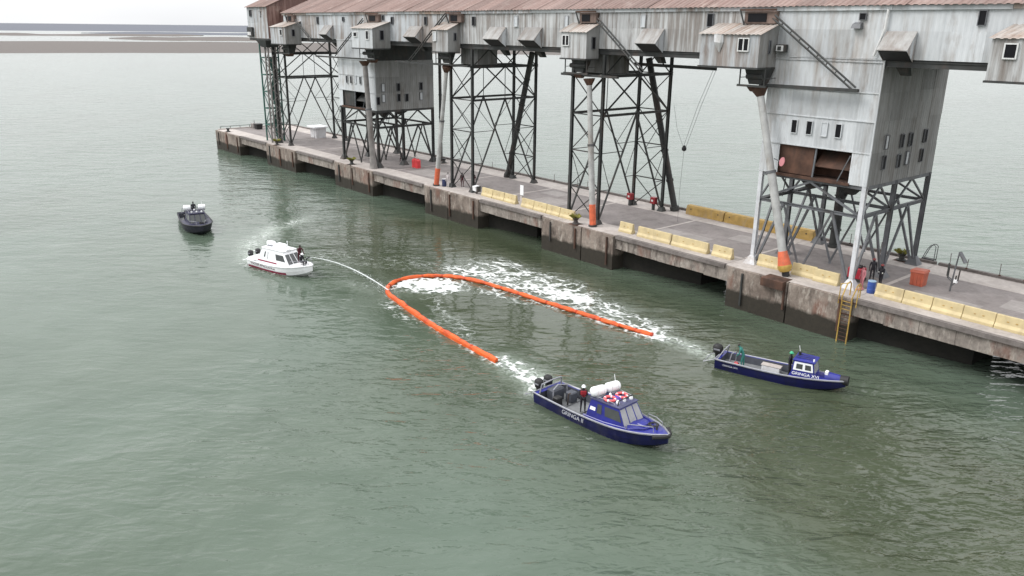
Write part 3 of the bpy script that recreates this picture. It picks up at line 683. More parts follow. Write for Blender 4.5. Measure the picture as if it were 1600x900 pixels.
for k in range(5):
    a = EX0 - .3 + 8.4 * k / 5
    sheet('roof_sheet', (a, 56.65, 24.72 + random.uniform(0, .03)), (1.72, 0, 0), (0, 5.4, 2.32), ROOF, eh, .05, 4)
m = MB(); m.poly([(EX0 - .3, 67.4, 24.7), (EX1 + .3, 67.4, 24.7), (EX1 + .3, 62.05, 27.04), (EX0 - .3, 62.05, 27.04)]); m.build('rear_roof', ROOF, eh)
window(eh, (-134.2, 56.95, 23.8), (1, 0, 0), .7, .95, False, STEEL_P, .05); window(eh, (-130.5, 56.95, 23.7), (1, 0, 0), .35, .8, True, GALV, .05)
m = MB(); m.box(-135.4, -133.4, 56.6, 56.95, 20.1, 21.6); op = m.build('open_hatch', STEEL, eh)
m = MB(); m.box(-135.1, -133.8, 56.52, 56.58, 20.3, 20.85); m.build('hatch_panel', PALEB, op)
bar('floor_beam', (EX0, 57.2, 19.7), (EX1, 57.2, 19.7), .2, .3, STEEL, eh); bar('floor_beam', (EX0, 66.8, 19.7), (EX1, 66.8, 19.7), .2, .3, STEEL, eh)
m = MB(); m.box(EX1, GX0 - .02, 59.2, 65.5, 20.3, 24.3); m.build('link_bridge', BROWNWALL, eh)

# ------------------------------------------------------------------ steel trestles
def lerp(a, b, t): return Vector(a) + (Vector(b) - Vector(a)) * t
def trestle(label, x0, x1, y0, y1, mt=STEEL):
    r = thing('steel_trestle', label, 'trestle', ((x0 + x1) / 2, (y0 + y1) / 2, D), group='steel trestles under the gallery')
    L_ = [D, 6.7, 10.4, 14.0, 17.7]; zt = ZF - .55
    for x in (x0, x1):
        for y in (y0, y1):
            bar('leg', (x, y, D), (x, y, zt), .27, .27, mt, r, 'H')
            m = MB(); m.hexa([(x - .38, y - .38, D), (x + .38, y - .38, D), (x + .38, y + .38, D), (x - .38, y + .38, D), (x - .22, y - .22, D + .45), (x + .22, y - .22, D + .45), (x + .22, y + .22, D + .45), (x - .22, y + .22, D + .45)]); m.build('foot', mt, r)
    for y in (y0, y1):
        for a, b in zip(L_[:-1], L_[1:]):
            bar('brace', (x0, y, a), (x1, y, b), .075, .075, mt, r, 'ell'); bar('brace', (x1, y + .06, a), (x0, y + .06, b), .075, .075, mt, r, 'ell')
            bar('strut', (x0, y, b), (x1, y, b), .09, .11, mt, r)
    ym = (y0 + y1) / 2
    for x in (x0, x1):
        bar('main_beam', (x, y0 - .3, L_[4]), (x, y1 + .3, L_[4]), .16, .30, mt, r, 'H'); bar('main_beam', (x, y0, L_[3]), (x, y1, L_[3]), .15, .24, mt, r, 'H')
        for s in (y0, y1):
            bar('brace', (x, ym, L_[4]), (x, s, L_[3]), .12, .13, mt, r, 'ell'); bar('raker', (x, ym, L_[3]), (x, s, D + .1), .14, .15, mt, r)
            bar('upper_brace', (x, s, L_[4]), (x, (s + ym) / 2, zt), .14, .14, mt, r, 'ell')
            bar('upper_brace', (x, ym, L_[4]), (x, (s + ym) / 2, zt), .14, .14, mt, r, 'ell')
            for z in (L_[1], L_[2]):
                t = (L_[3] - z) / (L_[3] - D); yy = ym + (s - ym) * t
                bar('strut', (x, s, z), (x, yy, z), .065, .065, mt, r)
            # light lacing between leg and raker
            z0, z1 = L_[3], L_[2]; t1 = (L_[3] - z1) / (L_[3] - D)
            bar('lacing', (x, s, z0), (x, ym + (s - ym) * t1, z1), .05, .05, mt, r)
            t2 = (L_[3] - L_[1]) / (L_[3] - D)
            bar('lacing', (x, s, L_[2]), (x, ym + (s - ym) * t2, L_[1]), .05, .05, mt, r)
        bar('hanger', (x, ym, L_[3]), (x, ym, L_[4]), .06, .06, mt, r)
    return r
trestle('dark steel trestle beside the green stair tower at the far end', -126.4, -122.4, 56.9, 66.9)
trestle('dark braced steel trestle behind the spout with orange foot, between the two hopper houses', -78.2, -74.1, 56.9, 66.6)
trestle('dark steel trestle with two small red boxes at its rear feet', -57.8, -53.7, 56.9, 66.8)
# thick enclosed elevator leg and rear tubes
def rear_tube(label, p0, p1, r0, mt=STEEL):
    t = thing('elevator_tube', label, 'tube', p0, group='rear grain tubes')
    P0, P1 = Vector(p0), Vector(p1)
    m = MB(); m.tube([P0, P1], r0, 10); m.build('tube', mt, t, smooth=True)
    m = MB(); m.tube([P0, lerp(P0, P1, .03)], r0 * 1.5, 10); m.build('foot_ring', mt, t)
    for k in range(1, 5):
        q = lerp(P0, P1, k / 5); m = MB(); m.tube([q, lerp(q, P1, .02)], r0 * 1.22, 10); m.build('flange', mt, t)
rear_tube('dark slanting tube at the rear of the middle trestle', (-79.3, 66.6, D), (-73.6, 65.5, 19.2), .34)
rear_tube('dark rusty slanting tube behind the red-box trestle', (-52.9, 68.1, D), (-55.9, 65.8, 19.2), .33)
rear_tube('dark upright pole behind the far hopper house', (-95.0, 67.2, D), (-95.0, 67.2, 19.0), .22)
rear_tube('dark pipe standing behind the near hopper house legs', (-34.4, 67.6, D), (-34.4, 67.6, 11.2), .42)
# machinery enclosures hung under the gallery behind each trestle top
for xc, lab in ((-76.2, 'middle trestle'), (-55.8, 'red-box trestle')):
    t = thing('drive_house', 'brown ribbed sheet-metal drive house under the gallery at the ' + lab, 'machine house', (xc, 60, 17.9))
    sheet_wall(t, (xc - 1.7, 58.2, 0), (1, 0, 0), 3.2, (17.9, 20.0), GALV_SIDE, pw=1.6); m = MB(); m.box(xc - 1.7, xc + 1.5, 58.26, 61.0, 17.9, 20.0); m.build('housing', BROWNWALL, t)
    sheet_wall(t, (xc + 1.5, 58.2, 0), (0, 1, 0), 2.8, (17.9, 20.0), GALV_SIDE, pw=1.4)

# ------------------------------------------------------------------ green stair tower
gt = thing('stair_tower', 'slim green lattice stair tower at the far end of the pier', 'tower', (-129.2, 57.4, D))
for (x, y) in ((-130.4, 56.4), (-128.4, 56.4), (-130.4, 58.6), (-128.4, 58.6)):
    bar('leg', (x, y, D), (x, y, 19.6), .2, .2, STEEL_G, gt)
z = D + 2.7; k = 0
while z < 19.5:
    for y in (56.4, 58.6):
        bar('ledger', (-130.4, y, z), (-128.4, y, z), .14, .17, STEEL_G, gt)
        bar('brace', (-130.4 if k % 2 else -128.4, y, z - 2.7), (-128.4 if k % 2 else -130.4, y, z), .1, .1, STEEL_G, gt)
    for x in (-130.4, -128.4):
        bar('ledger', (x, 56.4, z), (x, 58.6, z), .14, .17, STEEL_G, gt)
        bar('brace', (x, 56.4 if k % 2 else 58.6, z - 2.7), (x, 58.6 if k % 2 else 56.4, z), .1, .1, STEEL_G, gt)
    m = MB(); m.box(-130.3, -128.5, 56.5, 57.4, z - .05, z); m.build('landing', STEEL_G, gt)
    bar('stair_flight', (-130.2 if k % 2 else -128.6, 57.9, z - 2.7), (-128.6 if k % 2 else -130.2, 57.9, z), .7, .12, STEEL_G, gt)
    z += 2.7; k += 1
et = thing('bucket_elevator', 'narrow brown lattice elevator shaft beside the green stair tower', 'tower', (-126.9, 56.6, D))
for (x, y) in ((-127.5, 56.0), (-126.3, 56.0), (-127.5, 57.2), (-126.3, 57.2)): bar('leg', (x, y, D), (x, y, 19.2), .2, .2, TUBE_D, et)
z = D
while z < 18.6:
    bar('brace', (-127.5, 56.0, z), (-126.3, 56.0, z + 1.1), .1, .08, TUBE_D, et); bar('brace', (-126.3, 56.0, z + 1.1), (-127.5, 56.0, z + 2.2), .1, .08, TUBE_D, et)
    bar('brace', (-126.3, 56.0, z), (-126.3, 57.2, z + 1.1), .1, .08, TUBE_D, et); bar('brace', (-126.3, 57.2, z + 1.1), (-126.3, 56.0, z + 2.2), .1, .08, TUBE_D, et)
    z += 2.2
m = MB(); m.hexa([(-127.8, 55.6, 18.6), (-126.0, 55.6, 18.6), (-126, 57.6, 18.6), (-127.8, 57.6, 18.6), (-129, 55.2, 19.7), (-125.2, 55.2, 19.7), (-125.2, 57.8, 19.7), (-129, 57.8, 19.7)]); m.build('head_frame', STEEL, et)

# ------------------------------------------------------------------ hopper houses
def hopper(label, x0, x1, y0, y1, zb, zt, op, fw, sw, leg_front, wall, side, zs, upper_dark, bay_m=None):
    bay_m = bay_m or RUST
    r = thing('hopper_house', label, 'hopper', ((x0 + x1) / 2, (y0 + y1) / 2, D), group='hopper houses on steel legs')
    ox0, ox1, oz0, oz1 = op
    sheet_wall(r, (x0, y0, 0), (1, 0, 0), x1 - x0, zs, wall, openings=[(ox0 - x0, ox1 - x0, zb, oz1)])
    zside = [z for z in zs]
    sheet_wall(r, (x1, y0, 0), (0, 1, 0), y1 - y0, [z for z in zside if z <= upper_dark], side)
    m = MB()
    m.box(x0, ox0, y0 + .06, y1, zb, zt); m.box(ox1, x1 - .06, y0 + .06, y1, zb, zt); m.box(ox0, ox1, y0 + .06, y1, oz1, zt); m.box(ox0, ox1, y0 + 1.8, y1, zb, oz1)
    m.build('wall_core', STEEL, r)
    m = MB()
    m.box(ox0 + .002, ox1 - .002, y0 + 1.72, y0 + 1.78, zb + .1, oz1 - .01); m.box(ox0 + .003, ox1 - .003, y0 + .08, y0 + 1.7, zb, zb + .08)
    m.box(ox0 + .004, ox0 + .05, y0 + .1, y0 + 1.7, zb + .1, oz1 - .01); m.box(ox1 - .05, ox1 - .004, y0 + .1, y0 + 1.7, zb + .1, oz1 - .01)
    bay = m.build('loading_bay', bay_m, r)
    m = MB(); m.hexa([((ox0 + ox1) / 2, y0 + .25, zb + .9), (ox1 - .1, y0 + .25, zb + .9), (ox1 - .1, y0 + 1.5, zb + 1.3), ((ox0 + ox1) / 2, y0 + 1.5, zb + 1.3), ((ox0 + ox1) / 2, y0 + .2, zb + .96), (ox1 - .1, y0 + .2, zb + .96), (ox1 - .1, y0 + 1.5, zb + 2.1), ((ox0 + ox1) / 2, y0 + 1.5, zb + 2.1)]); m.build('hopper_plate', bay_m, bay)
    m = MB(); m.box(ox0 + .06, (ox0 + ox1) / 2 - .1, y0 + .18, y0 + .24, zb + .15, oz1 - .05); m.build('hopper_plate', bay_m, bay)
    bar('post', ((ox0 + ox1) / 2, y0 + .1, zb), ((ox0 + ox1) / 2 + .1, y0 + .1, oz1), .12, .12, STEEL_P, bay); bar('stay', (ox1 - .9, y0 - .05, zb), (ox1 - .1, y0 - .02, oz1 - .3), .07, .07, STEEL_P, bay)
    bar('sill', (ox0 - .2, y0 - .05, zb), (ox1 + .1, y0 - .05, zb), .25, .2, RUST, r)
    # flashing strips over the horizontal laps
    for z in zs[1:]:
        if z < zt + .01:
            bar('flashing', (x0 + .02, y0 - .06, z), (x1 + .04, y0 - .06, z), .05, .09, wall, r)
    bar('corner_strip', (x1 + .035, y0 - .035, zb), (x1 + .035, y0 - .035, min(zt, upper_dark)), .1, .1, wall, r)
    for (x, z, pl) in fw: window(r, (x, y0 - .05, z), (1, 0, 0), .42, .95, pl, GALV_CLEAN, .055, proud=.03)
    for (y, z, pl) in sw: window(r, (x1 + .05, y, z), (0, 1, 0), .42, .95, pl, STEEL_P, .05)
    # funnels under the floor
    for fx, fy in (((x0 + x1) / 2 - 1.4, y0 + 3), ((x0 + x1) / 2 + 2.0, y0 + 3), ((x0 + x1) / 2 - .2, y0 + 7)):
        m = MB(); m.hexa([(fx - .25, fy - .25, zb - 1.3), (fx + .25, fy - .25, zb - 1.3), (fx + .25, fy + .25, zb - 1.3), (fx - .25, fy + .25, zb - 1.3), (fx - 1.1, fy - 1.1, zb - .02), (fx + 1.1, fy - 1.1, zb - .02), (fx + 1.1, fy + 1.1, zb - .02), (fx - 1.1, fy + 1.1, zb - .02)]); m.build('funnel', STEEL, r)
    # legs
    zl = zb - 2.3; lm, fm = STEEL_P if leg_front is STEEL_W else STEEL, leg_front
    ymid = y0 + (y1 - y0) * .45; xs = (x0 + .2, x1 - .1)
    for x in xs:
        for y in (y0 + .15, ymid, y1 - .15):
            ft = fm if y < ymid else lm
            bar('leg', (x, y, D), (x, y, zb), .32, .32, ft if y < ymid else lm, r, 'H')
            m = MB(); m.hexa([(x - .55, y - .5, D), (x + .55, y - .5, D), (x + .55, y + .5, D), (x - .55, y + .5, D), (x - .2, y - .2, D + .7), (x + .2, y - .2, D + .7), (x + .2, y + .2, D + .7), (x - .2, y + .2, D + .7)]); m.build('foot', ft, r)
        bar('girder', (x, y0 + .2, zl), (x, y1 - .2, zl), .2, .28, lm, r, 'H'); bar('girder', (x, y0, zb - .15), (x, y1, zb - .15), .22, .28, lm, r)
        for a, b in ((y0 + .15, ymid), (ymid, y1 - .15)):
            c = (a + b) / 2
            bar('raker', (x, c, zl), (x, a, D + .1), .16, .17, lm, r); bar('raker', (x, c, zl), (x, b, D + .1), .16, .17, lm, r)
            bar('brace', (x, a, zl), (x, c, zb - .2), .13, .13, lm, r); bar('brace', (x, b, zl), (x, c, zb - .2), .13, .13, lm, r)
    for y in (y0 + .15, ymid, y1 - .15):
        bar('girder', (xs[0], y, zl), (xs[1], y, zl), .18, .24, lm, r, 'H'); bar('girder', (xs[0], y, zb - .15), (xs[1], y, zb - .15), .2, .26, lm, r)
        q = (xs[1] - xs[0]) * .26
        for a, s in ((xs[0], 1), (xs[1], -1)):
            c = a + s * q
            bar('raker', (c, y, zl), (a + s * .25, y, D + .1), .16, .18, lm, r); bar('brace', (a, y, zl), (a + s * 2 * q, y, zb - .2), .14, .16, lm, r)
            bar('raker', (c, y, zl), (a + s * (2 * q - .1), y, D + .1), .13, .13, lm, r)
    for k in range(5):
        x = xs[0] + 1.2 + k * 1.5
        bar('conduit', (x, y0 + 1.6 + (k * 1.7) % 5, zl + .2), (x + random.uniform(-.8, .8), y0 + 2 + (k * 1.7) % 5, zb), .06, .06, STEEL, r)
    return r
hb = hopper('big pale grey hopper house with a dark weathered and shade-toned side wall, nearest the camera', -36.15, -27.2, 57.0, 67.9, 11.2, 20.15, (-34.5, -28.55, 11.2, 13.6),
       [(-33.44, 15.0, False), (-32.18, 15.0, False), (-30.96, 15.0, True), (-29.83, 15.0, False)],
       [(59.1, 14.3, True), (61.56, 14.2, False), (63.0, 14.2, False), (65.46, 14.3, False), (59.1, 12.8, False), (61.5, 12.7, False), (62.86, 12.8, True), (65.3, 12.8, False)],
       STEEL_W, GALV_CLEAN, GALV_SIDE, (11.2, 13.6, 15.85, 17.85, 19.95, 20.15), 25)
hopper('smaller white-fronted hopper house with black loading bay under the far gallery', -105.5, -95.5, 57.0, 66.4, 11.1, 20.15, (-104.5, -98.0, 11.1, 13.4),
       [(-103.0, 14.85, False), (-101.85, 14.85, False), (-100.7, 14.9, True), (-99.3, 14.9, False)],
       [(58.15, 14.1, True), (60.56, 14.1, False), (64.26, 14.1, False), (57.3, 12.4, False), (58.15, 12.7, True), (60.58, 12.7, False), (61.86, 12.65, False), (64.27, 12.75, True)],
       STEEL, GALV_CLEAN, GALV_SIDE, (11.1, 13.4, 15.5, 17.6, 20.15), 17.7, STEEL)

# ------------------------------------------------------------------ loading spouts (tubes hanging from the sheds to the quay edge)
def spout(label, base, top, r, tube_mat, foot, kind):
    t = thing('loading_spout', label, 'spout', base, group='loading spouts')
    B, T = Vector(base), Vector(top)
    if kind == 'cone':
        m = MB(); m.tube([B, lerp(B, T, .025)], [r * .9, r * .9], 12); m.build('socket', BLACK, t)
        m = MB(); m.tube([lerp(B, T, .025), lerp(B, T, .045), lerp(B, T, .06)], [r * 1.3, r * 1.75, r * 1.7], 12); m.build('yellow_collar', YPAINT, t, smooth=True)
        m = MB(); m.tube([lerp(B, T, .06), lerp(B, T, .135)], [r * 1.6, r * 1.1], 12); m.build('orange_cone', ORANGE, t, smooth=True)
        s0 = .135
    elif kind == 'band':
        m = MB(); m.tube([B, lerp(B, T, .155)], r * 1.12, 12); m.build('orange_foot', ORANGE, t, smooth=True); s0 = .155
        m = MB(); m.tube([B, lerp(B, T, .012)], r * 1.5, 12); m.build('base_ring', STEEL, t)
    else:
        m = MB(); m.tube([B, lerp(B, T, .02), lerp(B, T, .12)], [r * 1.5, r * 1.35, r], 10); m.build('splayed_foot', TUBE_D, t); s0 = .12
    mid = lerp(B, T, .56)
    m = MB(); m.tube([lerp(B, T, s0), mid], r, 12); m.build('lower_tube', tube_mat, t, smooth=True)
    m = MB(); m.tube([mid, lerp(B, T, .96)], r * .86, 12); m.build('upper_tube', tube_mat, t, smooth=True)
    m = MB(); m.tube([lerp(B, T, .553), lerp(B, T, .567)], r * 1.15, 12); m.build('joint_ring', STEEL_P, t)
    m = MB(); m.tube([lerp(B, T, .955), lerp(B, T, .985), T], [r * .9, r * 1.7, r * 2.0], 8); m.build('swivel_head', RUST, t)
    return t
spout('leaning grey spout with a yellow and orange foot at the near hopper house', (-32.05, 56.0, 3.42), (-36.25, 56.0, 17.75), .33, TUBE, 0, 'cone')
spout('upright grey spout with an orange foot in front of the red-box trestle', (-53.3, 55.85, D), (-54.75, 56.0, 17.5), .29, TUBE, 0, 'band')
spout('leaning grey spout with an orange foot left of the middle trestle', (-80.1, 55.85, D), (-77.8, 56.0, 17.6), .28, TUBE, 0, 'band')
spout('thick weathered brown-grey spout in front of the far hopper house', (-95.5, 56.2, D), (-96.3, 56.0, 17.6), .40, TUBE_D, 0, 'splay')
# pink oval marker on a bracket beside the near spout
t = thing('marker_board', 'small pink oval board on an arm beside the near hopper opening', 'marker', (-33.6, 55.9, 12.3))
bar('arm', (-34.4, 56.2, 12.45), (-33.6, 55.9, 12.35), .06, .06, STEEL_P, t)
m = MB(); m.loft([[(-33.5 + .22 * math.cos(a) + .18 * math.sin(a) * .3, y, 12.35 + .36 * math.sin(a)) for a in [2 * PI * k / 14 for k in range(14)]][::-1] for y in (55.86, 55.92)]); m.build('board', paint('pink_board', (0.55, 0.22, 0.24), .5, .1), t)

# ------------------------------------------------------------------ things on the deck
def barrier_mesh(Ln):
    b = MB(); hw = [(.0, .30), (.18, .30), (.38, .17), (.92, .10), (.95, .07)]
    xs = [(-Ln / 2 + .0, 0), (-Ln / 2 + .03, .03), (Ln / 2 - .03, .03), (Ln / 2, 0)]
    rings = []
    for x, e in xs:
        k = 0 if e else .025
        prof = [(-(h - k), z if z < .9 else z - k) for z, h in hw] + [((h - k), z if z < .9 else z - k) for z, h in reversed(hw)]
        rings.append([(x, y, z) for y, z in prof])
    b.loft(rings)
    return b.build('barrier_body', YELLOW, link=False)
def slot_mesh():
    b = MB(); b.bbox(-.07, .07, -.02, .02, -.035, .035, .008); return b.build('lifting_slot', OCHRE, link=False)
BARM = barrier_mesh(2.02); SLOT = slot_mesh()
def barrier(x, y, rz, label, group, ln=1.0):
    t = thing('plastic_barrier', label, 'barrier', (x, y, D + .005), rz, group)
    o = bpy.data.objects.new('body', BARM); COL.objects.link(o); o.parent = t; o.scale = (ln, 1, 1)
    for sx in (-.42, .12):
        s = bpy.data.objects.new('slot', SLOT); COL.objects.link(s); s.parent = t; s.location = (sx * ln + .15, -.145, .58); s.rotation_euler = (-.12, 0, 0)
    return t
ords = ['first', 'second', 'third', 'fourth', 'fifth', 'sixth', 'seventh', 'eighth', 'ninth', 'tenth']
for i in range(6):
    barrier(-24.2 + 2.06 * i, 56.98 - .055 * i, -.02 + random.uniform(-.015, .015), 'cream plastic barrier, %s in the row right of the blue drum' % ords[i], 'barriers right of the blue drum')
for (x, y, lab, rz) in [(-34.35, 57.2, 'cream plastic barrier left of the yellow spout foot, beside the white trestle leg', .02), (-31.15, 57.15, 'cream plastic barrier partly hidden behind the yellow spout foot', .04), (-29.15, 56.95, 'cream plastic barrier just right of the yellow spout foot', .03)]:
    barrier(x, y, rz, lab, 'barriers by the near hopper house')
for (x, y, ln, lab) in [(-49.6, 56.7, .82, 'short cream barrier right of the upright spout, leftmost of its row'), (-46.05, 56.6, 1.95, 'long cream barrier, second in the row between upright spout and near hopper'), (-41.95, 56.55, 1.95, 'long cream barrier, third in the row between upright spout and near hopper'), (-38.55, 56.65, .98, 'cream barrier standing apart at the right end of its row, left of the near hopper')]:
    barrier(x, y, 0, lab, 'barriers between trestle and near hopper', ln)
for i, x in enumerate([-71.0, -68.9, -66.8]): barrier(x, 56.75 - .05 * i, -.02, 'cream barrier left of the white sign post, %s of three' % ords[i], 'barriers beside the sign post')
for i, x in enumerate([-63.6, -61.5, -59.4, -57.3]): barrier(x, 56.45 - .06 * i, -.02, 'cream barrier between the white sign post and the trestle, %s of four' % ords[i], 'barriers beside the sign post')
for i, (a, b_) in enumerate([(-51.2, -46.5), (-46.4, -41.7), (-41.6, -36.6)]):
    t = thing('parapet_block', 'long ochre concrete parapet on the rear edge, %s' % ['left end of three', 'middle of three', 'right end, behind the hopper legs'][i], 'parapet', ((a + b_) / 2, 68.2, D), group='ochre parapet blocks')
    m = MB(); m.loft([[(x, y, z) for y, z in ((67.75, D), (68.7, D), (68.6, D + .75), (68.5, D + .95), (67.95, D + .95), (67.85, D + .75))] for x in (a, b_ - .03)]); m.build('block', OCHRE, t)
    for xx in (a + .6, b_ - .7):
        m = MB(); m.tube([(xx, 67.9, D + .6), (xx, 67.78, D + .6)], .07, 8); m.build('lifting_eye', STEEL, t)

def drum(x, y, mt, label, lid=None):
    t = thing('drum', label, 'drum', (x, y, D + .004))
    m = MB(); m.lathe((x, y, D + .004), [(.27, 0), (.29, .03), (.285, .28), (.305, .30), (.285, .32), (.285, .58), (.305, .6), (.285, .62), (.29, .88), (.27, .9)], 16); m.build('shell', mt, t, smooth=True)
    m = MB(); m.lathe((x, y, D + .004), [(.3, .89), (.3, .94), (.26, .95), (.05, .955)], 16); m.build('lid', lid or mt, t, smooth=True)
drum(-25.75, 57.25, BLUED, 'blue plastic drum beside the barrier row', paint('pale_blue_lid', (.25, .36, .48), .5, .1))
drum(-79.1, 56.35, NAVYD, 'dark navy drum with pale lid beside an orange spout foot', PALEB)
def tote(x, y, s, mt, label, cat='crate'):
    t = thing('crate', label, cat, (x, y, D + .004))
    z = D + .004
    m = MB()
    m.loft([[(x - s * .46, y - s * .4, z), (x + s * .46, y - s * .4, z), (x + s * .46, y + s * .4, z), (x - s * .46, y + s * .4, z)], [(x - s * .5, y - s * .44, z + s * 1.3 * .8), (x + s * .52, y - s * .44, z + s * 1.3 * .86), (x + s * .5, y + s * .44, z + s * 1.3 * .84), (x - s * .52, y + s * .44, z + s * 1.3 * .8)]]); m.build('tub', mt, t)
    m = MB(); m.loft([[(x - s * .56, y - s * .5, z + s * 1.3 * .78), (x + s * .58, y - s * .5, z + s * 1.3 * .84), (x + s * .56, y + s * .5, z + s * 1.3 * .83), (x - s * .58, y + s * .5, z + s * 1.3 * .78)], [(x - s * .5, y - s * .44, z + s * 1.3 * .95), (x + s * .5, y - s * .42, z + s * 1.3 * .98), (x + s * .5, y + s * .44, z + s * 1.3 * .97), (x - s * .5, y + s * .44, z + s * 1.3 * .93)]]); m.build('lid', mt, t)
    for k in (-.28, 0, .28):
        m = MB(); m.box(x + s * k - .03, x + s * k + .03, y - s * .47, y - s * .42, z + .05, z + s * 1.3 * .74); m.build('rib', mt, t)
tote(-24.4, 62.1, 1.0, ORED, 'faded orange crate standing alone on the deck at right')
# two red rounded tubs far off
t = thing('red_tank', 'bright red water-filled road block near the far hopper house', 'road block', (-92.5, 61.2, D))
for dx in (-.38, .38):
    m = MB(); m.bbox(-92.5 + dx - .35, -92.5 + dx + .35, 60.9, 61.5, D + .004, D + 1.15, .1); m.build('block', RED, t)
    m = MB(); m.lathe((-92.5 + dx, 61.2, D + 1.15), [(.18, 0), (.18, .1), (.02, .12)], 10); m.build('filler_cap', RED, t)
# red electrical boxes
for (x, y, lab) in ((-57.7, 66.2, 'red box fixed at the left rear foot of the trestle'), (-54.6, 66.5, 'red box fixed at the right rear foot of the trestle')):
    t = thing('hydrant_box', lab, 'box', (x, y, D), group='red boxes at the trestle feet')
    bar('stand', (x, y, D), (x, y, D + .7), .25, .25, STEEL, t)
    m = MB(); m.bbox(x - .33, x + .33, y - .25, y + .25, D + .7, D + 1.4, .04); b0 = m.build('cabinet', paint('dark_red_box', (.25, .016, .022), .5, .25), t)
    m = MB(); m.box(x - .12, x + .12, y - .28, y - .252, D + .95, D + 1.15); m.build('label_plate', FRAME, b0)
# bollards with tufts of grass / yellow caps
def bollard(x, y, label, tuft=True, s=1.0):
    t = thing('mooring_bollard', label, 'bollard', (x, y, D), group='mooring bollards')
    m = MB(); m.lathe((x, y, D + .002), [(.42 * s, 0), (.42 * s, .08), (.24 * s, .16), (.2 * s, .4), (.33 * s, .55), (.34 * s, .66), (.1, .7)], 12); m.build('post', STEEL, t, smooth=True)
    m = MB(); m.box(x - .55 * s, x + .55 * s, y - .5 * s, y + .5 * s, D - .05, D + .015); m.build('base_plate', RUST, t)
    if tuft:
        m = MB()
        for k in range(90):
            a = random.uniform(0, 2 * PI); rr = random.uniform(0, .3); le = random.uniform(.3, .7)
            px, py = x + rr * math.cos(a), y + rr * math.sin(a); z = D + .55
            dx, dy = math.cos(a) * le * .7, math.sin(a) * le * .7; wx, wy = -math.sin(a) * .035, math.cos(a) * .035
            m.poly([(px - wx, py - wy, z), (px + wx, py + wy, z), (px + dx * .6 + wx, py + dy * .6 + wy, z + le * .7)]); m.poly([(px - wx, py - wy, z), (px + dx * .6 + wx, py + dy * .6 + wy, z + le * .7), (px + dx, py + dy, z + le * .5)])
        o = m.build('grass_tuft', LEAFM, t); o['kind'] = 'stuff'
bollard(-55.1, 55.25, 'dark bollard topped with yellow-green weeds left of the upright spout')
bollard(-100.2, 55.45, 'dark bollard topped with dry weeds below the far hopper house')
bollard(-28.4, 68.0, 'dark bollard with pale weeds at the rear edge behind the near hopper house')
bollard(-124.2, 55.3, 'dark bollard with weeds at the foot of the green stair tower')
bollard(-145.2, 55.5, 'small dark bollard at the front corner of the pier end', False)
bollard(-93.5, 66.6, 'small dark bollard behind the red road block', False)
# pier-end clutter
t = thing('mooring_bin', 'dark square bin with a small stand at the far pier end', 'bin', (-145.9, 61.6, D))
m = MB(); m.loft([[(-145.9 + a * .5, 61.6 + b * .5, D) for a, b in ((-1, -1), (1, -1), (1, 1), (-1, 1))], [(-145.9 + a * .6, 61.6 + b * .6, D + .95) for a, b in ((-1, -1), (1, -1), (1, 1), (-1, 1))]]); m.build('tub', BLACK, t)
m = MB(); m.box(-146.6, -145.2, 60.9, 62.3, D + .95, D + 1.02); m.build('rim', STEEL, t)
t = thing('valve_stand', 'thin dark valve stand near the far pier end', 'stand', (-141.6, 61.3, D)); bar('post', (-141.6, 61.3, D), (-141.6, 61.3, D + 1.6), .14, .14, STEEL, t); bar('cross_arm', (-142.2, 61.3, D + 1.1), (-141.0, 61.3, D + 1.1), .1, .1, STEEL, t)
t = thing('deck_crate', 'small brown winch box at the far end of the pier', 'box', (-148.0, 61.8, D)); m = MB(); m.bbox(-148.6, -147.4, 61.2, 62.3, D, D + .9, .05); m.build('case', TUBE_D, t); bar('handle', (-148, 61.7, D + .9), (-148, 61.7, D + 1.5), .08, .08, STEEL, t)
t = thing('pier_end_rail', 'thin dark handrail along the far end of the pier', 'railing', (-149, 61, D))
for y in np.linspace(55.6, 68.6, 8): bar('post', (-149.05, y, D), (-149.05, y, D + .55), .08, .08, STEEL, t)
bar('rail', (-149.05, 55.6, D + .55), (-149.05, 68.6, D + .55), .07, .07, STEEL, t)
# white hut with overhanging flat top
t = thing('white_kiosk', 'small white flared kiosk under the far trestle', 'kiosk', (-128.9, 65.2, D))
m = MB(); m.loft([[(-129.9, 64.2, D), (-127.9, 64.2, D), (-127.9, 66.0, D), (-129.9, 66.0, D)], [(-130.0, 64.1, D + 1.75), (-127.8, 64.1, D + 1.75), (-127.8, 66.1, D + 1.75), (-130.0, 66.1, D + 1.75)]]); m.build('walls', PALEB, t)
m = MB(); m.bbox(-130.4, -127.4, 63.7, 66.4, D + 1.75, D + 2.0, .05); m.build('lid', WHITE, t)
m = MB(); m.box(-129.3, -128.5, 64.08, 64.2, D + .1, D + 1.6); m.build('door', PALEB, t)
# sign post between barriers
t = thing('sign_post', 'white rectangular sign on a concrete stub between the barriers', 'sign', (-65.15, 56.9, D))
m = MB(); m.loft([[(-65.4, 56.65, D), (-64.9, 56.65, D), (-64.9, 57.1, D), (-65.4, 57.1, D)], [(-65.3, 56.72, D + 1.0), (-65.0, 56.72, D + 1.0), (-65.0, 57.0, D + 1.0), (-65.3, 57.0, D + 1.0)]]); m.build('stub', DECKL, t)
bar('pole', (-65.15, 56.86, D + 1), (-65.15, 56.86, D + 1.9), .08, .08, STEEL_P, t); m = MB(); m.bbox(-65.42, -64.88, 56.78, 56.82, D + 1.1, D + 2.2, .005); m.build('plate', WHITE, t)
